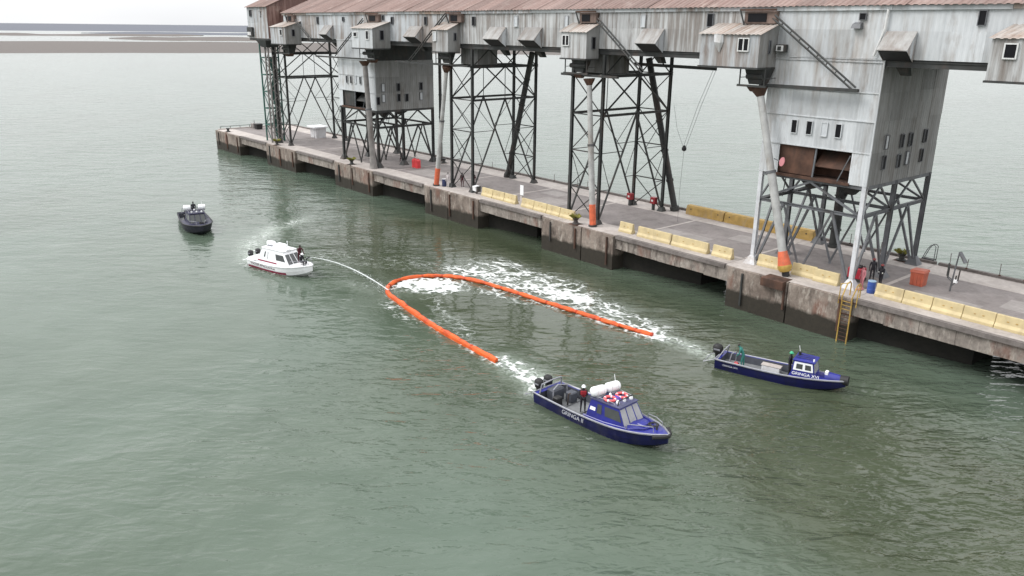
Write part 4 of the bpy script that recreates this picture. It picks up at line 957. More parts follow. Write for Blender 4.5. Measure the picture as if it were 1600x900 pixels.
# floodlight on the deck
t = thing('floodlight', 'small white floodlight box on the deck beside the middle trestle', 'floodlight', (-73.1, 56.7, D))
m = MB(); m.hexa([(-73.5, 56.45, D + .35), (-72.8, 56.35, D + .35), (-72.75, 56.9, D + .35), (-73.45, 57.0, D + .35), (-73.5, 56.35, D + .9), (-72.8, 56.25, D + .9), (-72.75, 56.9, D + .95), (-73.45, 57.0, D + .95)]); m.build('housing', WHITE, t)
m = MB(); m.box(-72.74, -72.55, 56.4, 56.9, D + .3, D + .95); m.build('cap', STEEL, t); bar('yoke', (-73.1, 56.7, D), (-73.1, 56.7, D + .4), .3, .1, STEEL, t)
# bare metal post with arms (old lamp)
t = thing('broken_lamp_post', 'thin bent metal lamp post with hanging arms at the right of the deck', 'lamp post', (-22.15, 62.4, D))
m = MB(); m.tube([(-22.15, 62.4, D), (-22.1, 62.4, D + 1.2), (-21.98, 62.4, D + 2.95)], [.07, .06, .05], 7); m.build('pole', STEEL_P, t)
m = MB(); m.hexa([(-22.02, 62.3, D + 3.05), (-21.5, 62.2, D + 2.35), (-21.4, 62.6, D + 2.35), (-21.95, 62.6, D + 3.05), (-21.98, 62.3, D + 3.14), (-21.42, 62.2, D + 2.42), (-21.36, 62.6, D + 2.42), (-21.9, 62.6, D + 3.14)]); m.build('head_panel', STEEL_P, t)
for dx, z0, z1 in ((-.35, 1.0, 1.9), (.38, .95, 1.85), (-.42, 1.15, 2.15), (.2, .7, 1.3)): bar('side_arm', (-22.1, 62.4, D + z0 - .25), (-22.1 + dx, 62.35, D + z0), .06, .06, STEEL_P, t); bar('side_arm', (-22.1 + dx, 62.35, D + z0), (-22.08 + dx * 1.05, 62.35, D + z1), .08, .08, STEEL, t)
m = MB(); m.bbox(-22.0, -21.75, 62.25, 62.5, D + .75, D + 1.0, .03); m.build('junction_box', WHITE, t)
# rear stanchions with a rusty chain rail
for i, (x, y) in enumerate([(-24.9, 69.1), (-23.6, 69.1), (-21.1, 69.1), (-19.3, 69.1), (-17.6, 69.1), (-73.0, 69.1), (-70.5, 69.1), (-68.8, 69.1), (-67.1, 69.1), (-65.4, 69.1), (-63.6, 69.1), (-33.6, 69.1), (-32.2, 69.1), (-30.8, 69.1), (-85.5, 69.1), (-88, 69.1)]):
    lab = 'thin rusty stanchion on the rear edge, ' + (['first', 'second', 'third', 'fourth', 'fifth'][i] + ' one right of the hooped ladder' if i < 5 else ['first', 'second', 'third', 'fourth', 'fifth', 'sixth'][i - 5] + ' from the middle trestle rightwards' if i < 11 else ['first', 'second', 'third'][i - 11] + ' behind the near hopper legs' if i < 14 else ['nearer', 'farther'][i - 14] + ' one left of the middle trestle')
    t = thing('stanchion', lab, 'post', (x, y, D), group='rear edge stanchions')
    lean = random.uniform(-.06, .06)
    bar('rod', (x, y, D), (x + lean, y, D + random.uniform(.95, 1.3)), .05, .05, TUBE_D, t); m = MB(); m.bbox(x - .09, x + .09, y - .09, y + .09, D + .2, D + .27, .02); m.build('foot_plate', RUST, t)
# hooped handrail of the rear ladder
t = thing('ladder_hoops', 'grey hooped handrails of a ladder at the rear edge', 'handrail', (-26.8, 69.3, D))
for y in (69.3, 69.75):
    m = MB(); m.tube([(-27.35, y, D), (-26.95, y, D + 1.1), (-26.7, y, D + 1.5), (-26.45, y, D + 1.55), (-26.3, y, D + 1.4), (-26.3, y, D)], .035, 6); m.build('hoop', STEEL_P, t, smooth=True)
bar('tread', (-27.3, 69.5, D + .25), (-26.3, 69.5, D + .25), .5, .08, STEEL, t)
# yellow ladder on the block end
t = thing('yellow_ladder', 'rusty yellow ladder with handrails down the pier face at the near hopper', 'ladder', (-26.0, 54.5, 0))
for x in (-26.45, -25.7):
    m = MB(); m.tube([(x, 54.42, -.8), (x, 54.42, 3.1), (x - .0, 54.35, 3.5), (x, 54.9, 4.4), (x, 55.3, 4.5), (x, 55.5, 4.3), (x, 55.5, D)], .05, 6); m.build('stringer', YPAINT, t, smooth=True)
z = -.4
while z < 3.4:
    bar('rung', (-26.45, 54.42, z), (-25.7, 54.42, z), .045, .045, RUST if z < 2.4 else YPAINT, t); z += .3
for x in (-26.75, -25.4):
    m = MB(); m.tube([(x, 54.5, 2.9), (x, 54.55, 4.4), (x + (.3 if x < -26 else -.3), 55.2, 4.4)], .04, 6); m.build('guard_rail', YPAINT, t, smooth=True)
bar('bracket', (-26.75, 54.5, 3.2), (-25.4, 54.5, 3.2), .08, .1, RUST, t); bar('bracket', (-26.6, 54.55, 2.2), (-25.55, 54.55, 2.2), .08, .08, RUST, t)

# ------------------------------------------------------------------ people
def skin_body(name, J, E, RAD, root):
    me = bpy.data.meshes.new(name); keys = list(J); ix = {k: i for i, k in enumerate(keys)}
    me.from_pydata([J[k] for k in keys], [(ix[a], ix[b]) for a, b in E], [])
    o = bpy.data.objects.new(name, me); COL.objects.link(o)
    o.modifiers.new('Skin', 'SKIN')
    sv = me.skin_vertices[0].data
    for k in keys: r = RAD[k]; sv[ix[k]].radius = (r, r) if isinstance(r, float) else r; sv[ix[k]].use_root = (k == root)
    s = o.modifiers.new('Sub', 'SUBSURF'); s.levels = 1; s.render_levels = 1
    bpy.context.view_layer.update()
    dg = bpy.context.evaluated_depsgraph_get()
    out = bpy.data.meshes.new_from_object(o.evaluated_get(dg))
    bpy.data.objects.remove(o)
    return out
def pose_mesh(pose):
    J = {}; E = []; R = {}
    def j(k, p, r, par=None):
        J[k] = p; R[k] = r
        if par: E.append((par, k))
    sit = pose == 'sit'; bend = 0.5 if pose == 'work' else (0.22 if pose in ('sit', 'lean') else 0.0)
    pz = 0.5 if sit else 0.96
    def T(x, y, z):       # torso bend about the pelvis
        c, s = math.cos(bend), math.sin(bend); return (x * c + z * s, y, pz + z * c - x * s)
    j('pelvis', (0, 0, pz), (.155, .12)); j('waist', T(0, 0, .16), (.145, .105), 'pelvis'); j('chest', T(.01, 0, .38), (.175, .125), 'waist'); j('neckb', T(0, 0, .50), (.10, .09), 'chest')
    j('neck', T(.01, 0, .57), .055, 'neckb'); j('head', T(.03, 0, .65), (.078, .09), 'neck'); j('crown', T(.025, 0, .77), (.07, .085), 'head'); j('nose', T(.125, 0, .665), .012, 'head')
    for s, n in ((1, 'l'), (-1, 'r')):
        j('sh' + n, T(0, s * .19, .45), .07, 'chest')
        if pose in ('stand',): el, wr = T(-.02, s * .25, .17), T(.06, s * .26, -.06)
        elif pose == 'arms': el, wr = T(.04, s * .24, .18), T(.26, s * .10, .14)
        elif pose == 'lean': el, wr = T(.14, s * .26, .22), T(.36, s * .2, .16)
        elif pose == 'work': el, wr = T(.16, s * .24, .2), T(.36, s * .14, .1)
        else: el, wr = T(.08, s * .25, .2), T(.3, s * .16, .08)
        j('el' + n, el, .048, 'sh' + n); j('wr' + n, wr, .034, 'el' + n)
        d = (Vector(wr) - Vector(el)).normalized(); side = Vector((0, 1, 0)); pl = Vector(wr) + d * .08
        j('palm' + n, tuple(pl), (.042, .022), 'wr' + n)
        for q, (off, le) in enumerate(((-.03, .07), (-.01, .085), (.012, .08), (.032, .06))):
            f0 = pl + d * .04 + side * off; f1 = f0 + d * le * .55 + Vector((0, 0, -.012)); f2 = f1 + d * le * .35 + Vector((0, 0, -.03))
            j('f%d%s' % (q, n), tuple(f0), .0095, 'palm' + n); j('g%d%s' % (q, n), tuple(f1), .009, 'f%d%s' % (q, n)); j('h%d%s' % (q, n), tuple(f2), .008, 'g%d%s' % (q, n))
        t0 = Vector(wr) + d * .035 + side * (-s) * .035 + Vector((.01, 0, 0)); j('th' + n, tuple(t0), .012, 'palm' + n); j('tt' + n, tuple(t0 + d * .05 + side * (-s) * .012), .009, 'th' + n)
        j('hip' + n, (0, s * .1, pz - .05), .095, 'pelvis')
        if sit: kn, an, to = (.42, s * .14, .5), (.40, s * .14, .1), (.56, s * .15, .045)
        else:
            st = .06 * s if pose != 'stand' else 0
            kn, an, to = (.03 + st, s * .11, .5), (-.01 + st, s * .12, .1), (.15 + st, s * .135, .04)
        j('kn' + n, kn, .064, 'hip' + n); j('an' + n, an, .045, 'kn' + n); j('to' + n, to, .042, 'an' + n)
    me = skin_body('person_' + pose, J, E, R, 'pelvis')
    seg = [(a, b) for a, b in E]
    def lab(a, b):
        k = b
        if k[:2] in ('wr',): return 0 if False else 0
        if k in ('head', 'crown', 'nose', 'neck') : return 2
        if k[:4] == 'palm' or (k[0] in 'fgh' and k[1].isdigit()) or (k[:2] in ('th', 'tt')): return 2
        if k[:2] == 'to': return 3
        if k[:2] in ('kn', 'an') or k[:3] == 'hip': return 1
        if k == 'waist': return 0
        return 0
    cl = []
    S = [(Vector(J[a]), Vector(J[b]), lab(a, b)) for a, b in seg]
    for p in me.polygons:
        c = p.center; best = 9; bl = 0
        for a, b, l in S:
            ab = b - a; t = max(0, min(1, (c - a).dot(ab) / max(ab.length_squared, 1e-9))); d = (c - a - ab * t).length
            if d < best: best, bl = d, l
        p.material_index = bl; p.use_smooth = True
    return me, T, J
_pose = {}
def person(label, loc, rz, pose, top, pants, hat=None, vest=False, group=None, hair=True, scale=1.0):
    if pose not in _pose: _pose[pose] = pose_mesh(pose)
    me0, T, J = _pose[pose]
    me = me0.copy(); me.materials.clear()
    for m in (top, pants, SKIN, BOOT): me.materials.append(m)
    t = thing('person', label, 'person', loc, rz, group); t.scale = (scale,) * 3
    b = bpy.data.objects.new('body', me); COL.objects.link(b); b.parent = t
    hd = Vector(T(.02, 0, .70)); ax = (Vector(T(0, 0, 1)) - Vector(T(0, 0, 0))).normalized(); fx = (Vector(T(1, 0, 0)) - Vector(T(0, 0, 0))).normalized()
    m = MB(); rings = []
    r0 = .125 if hat else .103
    for k in range(6):
        a = k / 5 * PI / 2 * .98; rr = r0 * math.cos(a); zz = r0 * 1.05 * math.sin(a)
        rings.append([hd + ax * zz + (fx * math.cos(q) + Vector((0, 1, 0)) * math.sin(q)) * rr - fx * (0 if hat else .02) for q in [2 * PI * i / 12 for i in range(12)]])
    m.loft(rings)
    h = m.build('helmet' if hat else 'hair', hat or HAIR, t, local=True, smooth=True)
    if hat:
        m = MB(); m.loft([[hd + ax * .0 + (fx * math.cos(q) * (1.3 if math.cos(q) > 0 else 1.08) + Vector((0, 1, 0)) * math.sin(q) * 1.08) * r0 + ax * dz for q in [2 * PI * i / 14 for i in range(14)]] for dz in (-.012, .012)]); m.build('brim', hat, t, local=True)
    e = MB()
    for s in (-.034, .034):
        c = Vector(T(.105, s, .69)); e.tube([c - fx * .012, c + fx * .006], .014, 6)
    e.build('eyes', BOOT, t, local=True)
    if vest:
        m = MB()
        for z0, z1, w_, d_ in ((.12, .46, .205, .155),):
            m.loft([[T(x, y, z) for x, y in ((d_, -w_ * .7), (d_, w_ * .7), (0, w_), (-d_, w_ * .7), (-d_, -w_ * .7), (0, -w_))] for z in (z0, (z0 + z1) / 2, z1)])
        m.build('life_vest', vest, t, local=True)
        m = MB(); m.loft([[T(x, y, z) for x, y in ((d_ + .008, -w_ * .7), (d_ + .008, w_ * .7), (0, w_ + .008), (-d_ - .008, w_ * .7), (-d_ - .008, -w_ * .7), (0, -w_ - .008))] for z in (.2, .235)]); m.build('belt', BOOT, t, local=True)
    return t
def face_to(x, y, tx, ty): return math.atan2(ty - y, tx - x)
person('person in red vest, dark trousers and white helmet standing in the nearest blue boat', (-29.95, 31.2, .19), math.radians(-40), 'arms', CL['black'], CL['black'], WHITE, CL['red'])
person('person in dark clothes and cap standing among the near hopper legs', (-27.3, 60.5, D), math.radians(-60), 'stand', CL['black'], CL['black'], REDH)
p = person('person in black with pale reflective cuffs standing just behind the blue drum', (-26.1, 59.4, D), math.radians(-100), 'arms', CL['black'], CL['black'], REDH)
for s in (-1, 1):
    m = MB(); m.tube([(.13, s * .17, 1.11), (.18, s * .145, 1.105)], .058, 8); m.build('reflective_cuff', HIVIS, p, local=True)
person('person in faded pinkish-red overalls standing left of the blue drum', (-26.75, 57.8, D), math.radians(-120), 'stand', CL['pink'], CL['pink'], None)
person('person in pale jacket standing beside the navy drum at the orange spout foot', (-78.55, 56.5, D), math.radians(-70), 'stand', CL['pale'], CL['pale'], None)
person('person in dark maroon jacket behind the left leg of the middle trestle', (-77.5, 57.9, D), math.radians(-20), 'stand', CL['maroon'], CL['black'], None)
person('person in maroon jacket bending over at the middle trestle', (-76.2, 58.6, D), math.radians(-10), 'work', CL['maroon'], CL['black'], None)
person('person in maroon clothes sitting at the rear leg of the far hopper house', (-98.2, 62.6, D), math.radians(-60), 'sit', CL['maroon'], CL['maroon'], None)
# red equipment next to the overalls
t = thing('pump_unit', 'dark red pump unit at the white leg of the near hopper house', 'pump', (-28.0, 59.4, D))
m = MB(); m.bbox(-28.6, -27.5, 59.0, 59.9, D + .25, D + 1.05, .06); m.build('casing', paint('pump_red', (.40, .02, .04), .5, .3), t); m = MB(); m.tube([(-28.4, 59.45, D + 1.1), (-27.7, 59.45, D + 1.1)], .2, 10); m.build('motor', BLACK, t, smooth=True); m = MB(); m.box(-28.65, -27.45, 58.95, 59.95, D + .05, D + .24); m.build('skid', STEEL, t)
t = thing('hose', 'pink fire hose coiled on the deck beside the blue drum', 'hose', (-26.9, 57.4, D))
m = MB(); m.tube([(-26.9 + (.25 + .03 * k / 6) * math.cos(k * .55), 57.35 + (.25 + .03 * k / 6) * math.sin(k * .55), D + .05 + .02 * (k % 3)) for k in range(48)], .035, 5); m.build('coil', CL['pink'], t)

# ------------------------------------------------------------------ boats
def hull_stations(Ln, B, sheer, kind):
    st = []; n = 15
    for i in range(n):
        u = i / (n - 1); x = -Ln / 2 + Ln * u
        if kind == 'slim': w_ = 1.0 if u < .5 else math.cos((u - .5) / .5 * PI / 2 * .93) ** .72
        else: w_ = 1.0 if u < .58 else max(.03, (1 - ((u - .58) / .42) ** 2.3)) ** .8
        w_ *= .9 + .1 * min(1, u * 3)
        zg = sheer[0] + (sheer[1] - sheer[0]) * max(0, (u - .35) / .65) ** 1.7
        rise = max(0, (u - .55) / .45)
        zc = .05 + rise ** 2 * zg * .55; zk = -.35 + rise ** 2.5 * (zg * .55 + .35)
        st.append((x + (0.0 if u < 1 else 0), B / 2 * w_, zg, B / 2 * w_ * (.9 - .25 * rise), zc, zk))
    return st
def at_x(st, x):
    for a, b in zip(st[:-1], st[1:]):
        if a[0] <= x <= b[0] + 1e-6:
            t = (x - a[0]) / (b[0] - a[0]); return [p + (q - p) * t for p, q in zip(a, b)]
    return list(st[-1])
def boat_hull(root, st, mats, well, floor_z, deck_mat, floor_mat, liner_mat, rail_mat, stripe=None):
    b = MB()
    def ring(s):
        x, bg_, zg, bc, zc, zk = s
        zm = zc + (zg - zc) * .45; bm = bc + (bg_ - bc) * .62
        return [(x, bg_, zg), (x, bm, zm), (x, bc, zc), (x, 0, zk), (x, -bc, zc), (x, -bm, zm), (x, -bg_, zg)]
    R = [ring(s) for s in st]
    for A, C in zip(R[:-1], R[1:]):
        for k in range(6):
            mi = 1 if (stripe and k in (1, 4)) else (0 if k in (0, 5) else (1 if stripe else 0))
            b.poly([A[k], A[k + 1], C[k + 1], C[k]], mi)
    b.poly(R[0][::-1]); b.poly(R[-1])
    b.build('hull', mats, root, local=True, smooth=True)
    x0, x1 = well
    # inner liner, floor
    xs = [x0 + (x1 - x0) * k / 8 for k in range(9)]
    ln, fl = MB(), MB(); I = [at_x(st, x) for x in xs]; ins = .10
    for A, C in zip(I[:-1], I[1:]):
        for s in (1, -1):
            q = [(A[0], s * (A[1] - ins), A[2] - .02), (C[0], s * (C[1] - ins), C[2] - .02), (C[0], s * (C[1] - ins - .08), floor_z), (A[0], s * (A[1] - ins - .08), floor_z)]
            ln.poly(q if s < 0 else q[::-1])
        fl.poly([(A[0], -(A[1] - ins - .07), floor_z), (C[0], -(C[1] - ins - .07), floor_z), (C[0], C[1] - ins - .07, floor_z), (A[0], A[1] - ins - .07, floor_z)])
    for (A, r_) in ((I[0], 1), (I[-1], -1)):
        q = [(A[0], -(A[1] - ins), A[2] - .02), (A[0], A[1] - ins, A[2] - .02), (A[0], A[1] - ins - .08, floor_z), (A[0], -(A[1] - ins - .08), floor_z)]
        ln.poly(q if r_ > 0 else q[::-1])
    ln.build('liner', liner_mat, root, local=True); fl.build('floor', floor_mat, root, local=True)
    # side decks, fore deck
    d = MB()
    for A, C in zip(I[:-1], I[1:]):
        for s in (1, -1):
            q = [(A[0], s * A[1], A[2]), (C[0], s * C[1], C[2]), (C[0], s * (C[1] - ins), C[2] - .02), (A[0], s * (A[1] - ins), A[2] - .02)]
            d.poly(q if s < 0 else q[::-1])
    S2 = [at_x(st, x1)] + [s for s in st if s[0] > x1 + .05]
    for A, C in zip(S2[:-1], S2[1:]):
        for s in (1, -1):
            q = [(A[0], s * A[1], A[2]), (C[0], s * C[1], C[2]), (C[0], 0, C[2] + .10 * C[1]), (A[0], 0, A[2] + .10 * A[1])]
            d.poly(q if s < 0 else q[::-1])
    S0 = [s for s in st if s[0] < x0 - .02] + [at_x(st, x0)]
    for A, C in zip(S0[:-1], S0[1:]):
        d.poly([(A[0], -A[1], A[2]), (C[0], -C[1], C[2]), (C[0], C[1], C[2]), (A[0], A[1], A[2])])
    d.build('deck', deck_mat, root, local=True)
    g = MB(); pts = [(s[0], s[1] + .01, s[2]) for s in st]
    path = pts + [(x, -y, z) for x, y, z in reversed(pts)]
    g.tube(path, .06, 6, closed=True); g.build('rub_rail', rail_mat, root, local=True, smooth=True)
def quad_pt(c, u, v):
    a = Vector(c[0]).lerp(Vector(c[1]), u); b = Vector(c[3]).lerp(Vector(c[2]), u); return a.lerp(b, v)
def face_panel(name, c, u0, u1, v0, v1, mt, parent, off=.015, th=.02):
    p = [quad_pt(c, u, v) for u, v in ((u0, v0), (u1, v0), (u1, v1), (u0, v1))]
    n = (p[1] - p[0]).cross(p[3] - p[0]).normalized()
    m = MB(); m.loft([[q + n * (off - th) for q in p], [q + n * off for q in p]]); return m.build(name, mt, parent, local=True)
def cabin(root, x0, x1, xt0, xt1, wb, wt, z0, z1, mt, roof_mt, wbf=None, wtf=None):
    wbf = wbf or wb; wtf = wtf or wt
    b4 = [(x0, -wb, z0), (x1, -wbf, z0), (x1, wbf, z0), (x0, wb, z0)]; t4 = [(xt0, -wt, z1), (xt1, -wtf, z1), (xt1, wtf, z1), (xt0, wt, z1)]
    m = MB(); m.hexa(b4 + t4); c = m.build('cabin', mt, root, local=True)
    e = .06
    m = MB(); m.loft([[(xt0 - e, -wt - e, z1), (xt1 + e * 2, -wtf - e, z1), (xt1 + e * 2, wtf + e, z1), (xt0 - e, wt + e, z1)], [(xt0 - e, -wt - e, z1 + .05), (xt1 + e * 2, -wtf - e, z1 + .05), (xt1 + e * 2, wtf + e, z1 + .05), (xt0 - e, wt + e, z1 + .05)], [(xt0, -wt + .1, z1 + .1), (xt1 - .05, -wtf + .1, z1 + .1), (xt1 - .05, wtf - .1, z1 + .1), (xt0, wt - .1, z1 + .1)]])
    m.build('roof', roof_mt, root, local=True)
    F = dict(stbd=[b4[0], b4[1], t4[1], t4[0]], port=[b4[2], b4[3], t4[3], t4[2]], front=[b4[1], b4[2], t4[2], t4[1]], aft=[b4[3], b4[0], t4[0], t4[3]])
    return c, F
def canister(root, c, ax, Ln, r, strap=True):
    c = Vector(c); a = Vector(ax).normalized()
    m = MB(); m.tube([c + a * t * Ln / 2 for t in (-1, -.9, -.72, 0, .72, .9, 1)], [r * .35, r * .8, r, r * 1.0, r, r * .8, r * .35], 14); o = m.build('life_raft', WHITE, root, local=True, smooth=True)
    for t in (-.45, .45):
        m = MB(); m.tube([c + a * (t * Ln / 2 - .02), c + a * (t * Ln / 2 + .02)], r * 1.02, 14); m.build('strap', PALEB, o, local=True)
    m = MB(); p = c - Vector((0, 0, r * .85)); m.box(p.x - .3, p.x + .3, p.y - .3, p.y + .3, p.z - .09, p.z + .02); m.build('cradle', ALU, o, local=True)
def buoy(root, c, r=.3, tilt=0):
    c = Vector(c); m = MB(); m.tube([c + Vector((r * math.cos(a), r * math.sin(a), tilt * math.cos(a))) for a in [2 * PI * k / 18 for k in range(18)]], .075, 8, closed=True); o = m.build('lifebuoy', BUOY, root, local=True, smooth=True)
    for a in (0.4, 0.4 + PI / 2, 0.4 + PI, 0.4 + 1.5 * PI):
        m = MB(); m.tube([c + Vector((r * math.cos(a + d), r * math.sin(a + d), tilt * math.cos(a + d))) for d in (-.16, 0, .16)], .079, 8); m.build('band', WHITE, o, local=True, smooth=True)
def outboard(root, x, y, zt, s=1.0):
    m = MB(); rings = []
    for z, a, b in ((0, .2, .17), (.08, .33, .24), (.3, .36, .26), (.5, .33, .24), (.6, .2, .16)):
        rings.append([(x + s * a * math.cos(q) * (1 if abs(math.cos(q)) < .8 else .93), y + s * b * math.sin(q), zt + s * z) for q in [2 * PI * k / 12 for k in range(12)]])
    m.loft(rings); o = m.build('outboard_motor', BLACK, root, local=True, smooth=True)
    m = MB(); m.hexa([(x - .12, y - .06, zt - 1.0), (x + .12, y - .06, zt - 1.0), (x + .12, y + .06, zt - 1.0), (x - .12, y + .06, zt - 1.0), (x - .15, y - .1, zt + .02), (x + .15, y - .1, zt + .02), (x + .15, y + .1, zt + .02), (x - .15, y + .1, zt + .02)]); m.build('drive_leg', BLACK, o, local=True)
    m = MB(); m.box(x + .1, x + .35, y - .15, y + .15, zt - .35, zt + .05); m.build('bracket', STEEL, o, local=True)
    m = MB(); m.box(x - s * .2, x + s * .2, y - s * .262, y - s * .25, zt + s * .28, zt + s * .38); m.build('decal', ALU, o, local=True)
def text_mesh(root, txt, size, loc, rot, mt, name='lettering', stretch=1.0):
    cu = bpy.data.curves.new('txt', 'FONT'); cu.body = txt; cu.size = size; cu.extrude = .004
    o = bpy.data.objects.new('txt', cu); COL.objects.link(o); bpy.context.view_layer.update()
    me = bpy.data.meshes.new_from_object(o.evaluated_get(bpy.context.evaluated_depsgraph_get()))
    bpy.data.objects.remove(o)
    me.materials.clear(); me.materials.append(mt)
    q = bpy.data.objects.new(name, me); COL.objects.link(q); q.parent = root
    q.location = loc; q.rotation_euler = rot; q.scale = (stretch, 1, 1)
    return q
def tube_part(root, name, path, r, mt, n=6):
    m = MB(); m.tube(path, r, n); return m.build(name, mt, root, local=True, smooth=True)

def blue_launch(label, loc, rz, hull_m, cab_m, roof_m, Ln=9.3, B=2.6, name_txt=None, group=None, detail=True):
    r = thing('work_boat', label, 'boat', loc, rz, group)
    st = hull_stations(Ln, B, (.88, 1.28), 'launch')
    boat_hull(r, st, [hull_m], (-Ln / 2 + .35, -.35), .34, cab_m, FLOOR, LINER, ALU if detail else BLACK)
    c, F = cabin(r, -.35, 2.35, -.15, 1.75, 1.12, .92, .92, 2.02, cab_m, roof_m, .92, .78)
    # windows
    face_panel('side_window', F['stbd'], .50, .97, .34, .84, GLASS, c); face_panel('side_window', F['stbd'], .26, .40, .36, .84, GLASS, c)
    face_panel('side_window', F['port'], .03, .50, .34, .84, GLASS, c); face_panel('side_window', F['port'], .6, .74, .36, .84, GLASS, c)
    face_panel('windscreen', F['front'], .04, .30, .16, .9, GLASS_L if detail else GLASS, c); face_panel('windscreen', F['front'], .35, .65, .16, .9, GLASS_L if detail else GLASS, c); face_panel('windscreen', F['front'], .70, .96, .16, .9, GLASS_L if detail else GLASS, c)
    face_panel('cabin_door', F['aft'], .36, .64, .02, .86, GLASS, c)
    if name_txt: face_panel('registration_plate', F['stbd'], .05, .21, .42, .60, LETTER, c)
    # coaming along the cabin base
    tube_part(r, 'coaming', [(-.5, -1.17, .95), (1.0, -1.12, 1.0), (2.6, -.9, 1.12), (3.3, -.45, 1.26), (3.5, 0, 1.3), (3.3, .45, 1.26), (2.6, .9, 1.12), (1.0, 1.12, 1.0), (-.5, 1.17, .95)], .05, cab_m)
    # fore deck: hatch, bitt, coiled line, bow fender
    m = MB(); m.bbox(2.65, 3.15, -.25, .25, 1.14, 1.30, .05); m.build('fore_hatch', cab_m, r, local=True)
    m = MB(); m.tube([(3.45 + (.16 + .004 * k) * math.cos(k * .6), .25 + (.16 + .004 * k) * math.sin(k * .6), 1.33 + .01 * (k % 4)) for k in range(40)], .025, 5); m.build('mooring_line', BLACK, r, local=True)
    tube_part(r, 'bitt', [(3.85, 0, 1.25), (3.85, 0, 1.55)], .06, STEEL); tube_part(r, 'bow_fender', [(4.1, -.72, 1.16), (4.55, -.25, 1.2), (4.68, 0, 1.2), (4.55, .25, 1.2), (4.1, .72, 1.16)], .12, BLACK, 8)
    for s in (-1, 1): tube_part(r, 'bow_handrail', [(2.5, s * .98, 1.1), (2.55, s * .95, 1.42), (3.3, s * .72, 1.55), (3.9, s * .42, 1.58), (3.95, s * .42, 1.3)], .025, ALU)
    # roof gear
    zr = 2.12
    sp = .52 if detail else .78; canister(r, (-.0, -sp, zr + .30), (.22, 1, 0), .98 if detail else .8, .29); canister(r, (.18, sp, zr + .30), (.22, 1, 0), .98 if detail else .8, .29)
    if detail:
        buoy(r, (.85, -.48, zr + .08)); buoy(r, (1.0, .38, zr + .08))
        m = MB(); m.hexa([(.75, -.25, zr - .02), (1.25, -.25, zr - .02), (1.25, .15, zr - .02), (.75, .15, zr - .02), (.85, -.15, zr + .14), (1.15, -.15, zr + .14), (1.15, .1, zr + .14), (.85, .1, zr + .14)]); m.build('folded_cover', PURPLE, r, local=True)
    for (x, y, q) in ((1.45, -.5, .11), (1.5, .02, .1), (1.55, .55, .12), (.55, -.1, .09)):
        m = MB(); m.lathe((x, y, zr - .05), [(q * .8, 0), (q, .1), (q * .9, .18), (q * .5, .26), (.01, .28)], 10); m.build('roof_light', WHITE, r, local=True, smooth=True)
    tube_part(r, 'roof_arch', [(1.62, -.72, zr - .04), (1.6, -.6, zr + .25), (1.6, .6, zr + .25), (1.62, .72, zr - .04)], .035, BLACK)
    tube_part(r, 'antenna', [(.3, .75, zr), (.05, .8, zr + .95)], .018, WHITE, 5); tube_part(r, 'roof_rail', [(-.1, -.85, zr), (-.1, -.86, zr + .1), (1.4, -.78, zr + .1), (1.5, -.78, zr)], .022, ALU); tube_part(r, 'roof_rail', [(-.1, .85, zr), (-.1, .86, zr + .1), (1.4, .78, zr + .1), (1.5, .78, zr)], .022, ALU)
    # stern: engines, arch, platform rails, console
    xa = -Ln / 2
    outboard(r, xa - .30, -.38, .82); outboard(r, xa - .30, .42, .82)
    for s in (-1, 1): tube_part(r, 'stern_rail', [(xa + .1, s * (B / 2 - .25), .85), (xa - .75, s * (B / 2 - .2), .45), (xa - .8, s * .95, .45)], .035, ALU)
    tube_part(r, 'stern_arch', [(xa + .35, -.95, .85), (xa + .42, -.85, 1.45), (xa + .5, 0, 1.55), (xa + .42, .85, 1.45), (xa + .35, .95, .85)], .05, ALU)
    tube_part(r, 'stern_arch', [(xa + 1.2, -.62, .4), (xa + 1.15, -.6, 1.25), (xa + .95, 0, 1.35), (xa + 1.15, .6, 1.25), (xa + 1.2, .62, .4)], .045, ALU)
    m = MB(); m.bbox(xa + .5, xa + 1.15, -.55, .45, .36, 1.15, .08); m.build('engine_box', LINER, r, local=True)
    m = MB(); m.bbox(xa + 1.3, xa + 1.75, -.85, -.35, .36, .95, .06); m.build('helm_seat', BLACK, r, local=True); m = MB(); m.bbox(xa + 1.4, xa + 1.95, .2, .75, .36, 1.0, .06); m.build('helm_seat', LINER, r, local=True)
    tube_part(r, 'steering_post', [(xa + 1.9, -.1, .36), (xa + 1.95, -.1, 1.1), (xa + 2.1, -.1, 1.2)], .05, STEEL)
    for x in (-2.6, -1.4):
        tube_part(r, 'floor_rib', [(x, -1.0, .36), (x, 1.0, .36)], .03, STEEL_P, 4)
    if name_txt:
        text_mesh(r, name_txt, .36, (-2.05, -B / 2 - .035, .50), (math.radians(84), 0, 0), LETTER_G, stretch=1.05)
    return r
blue_launch('royal-blue launch with white life rafts and red lifebuoys on its roof, nearest boat', (-28.45, 31.35, -.16), math.radians(2.7), BHULL, BCABIN, BROOF, 9.25, 2.62, 'GRINGA II', 'work boats')
blue_launch('dark navy launch seen bow-on, farthest boat at upper left', (-90.6, 29.9, -.1), math.radians(-12), NHULL, NCABIN, NCABIN, 9.9, 3.15, None, 'work boats', False)
person('person in black standing behind the cabin of the farthest navy boat', (-91.35, 30.05, 1.05), math.radians(-12), 'stand', CL['black'], CL['black'], None)

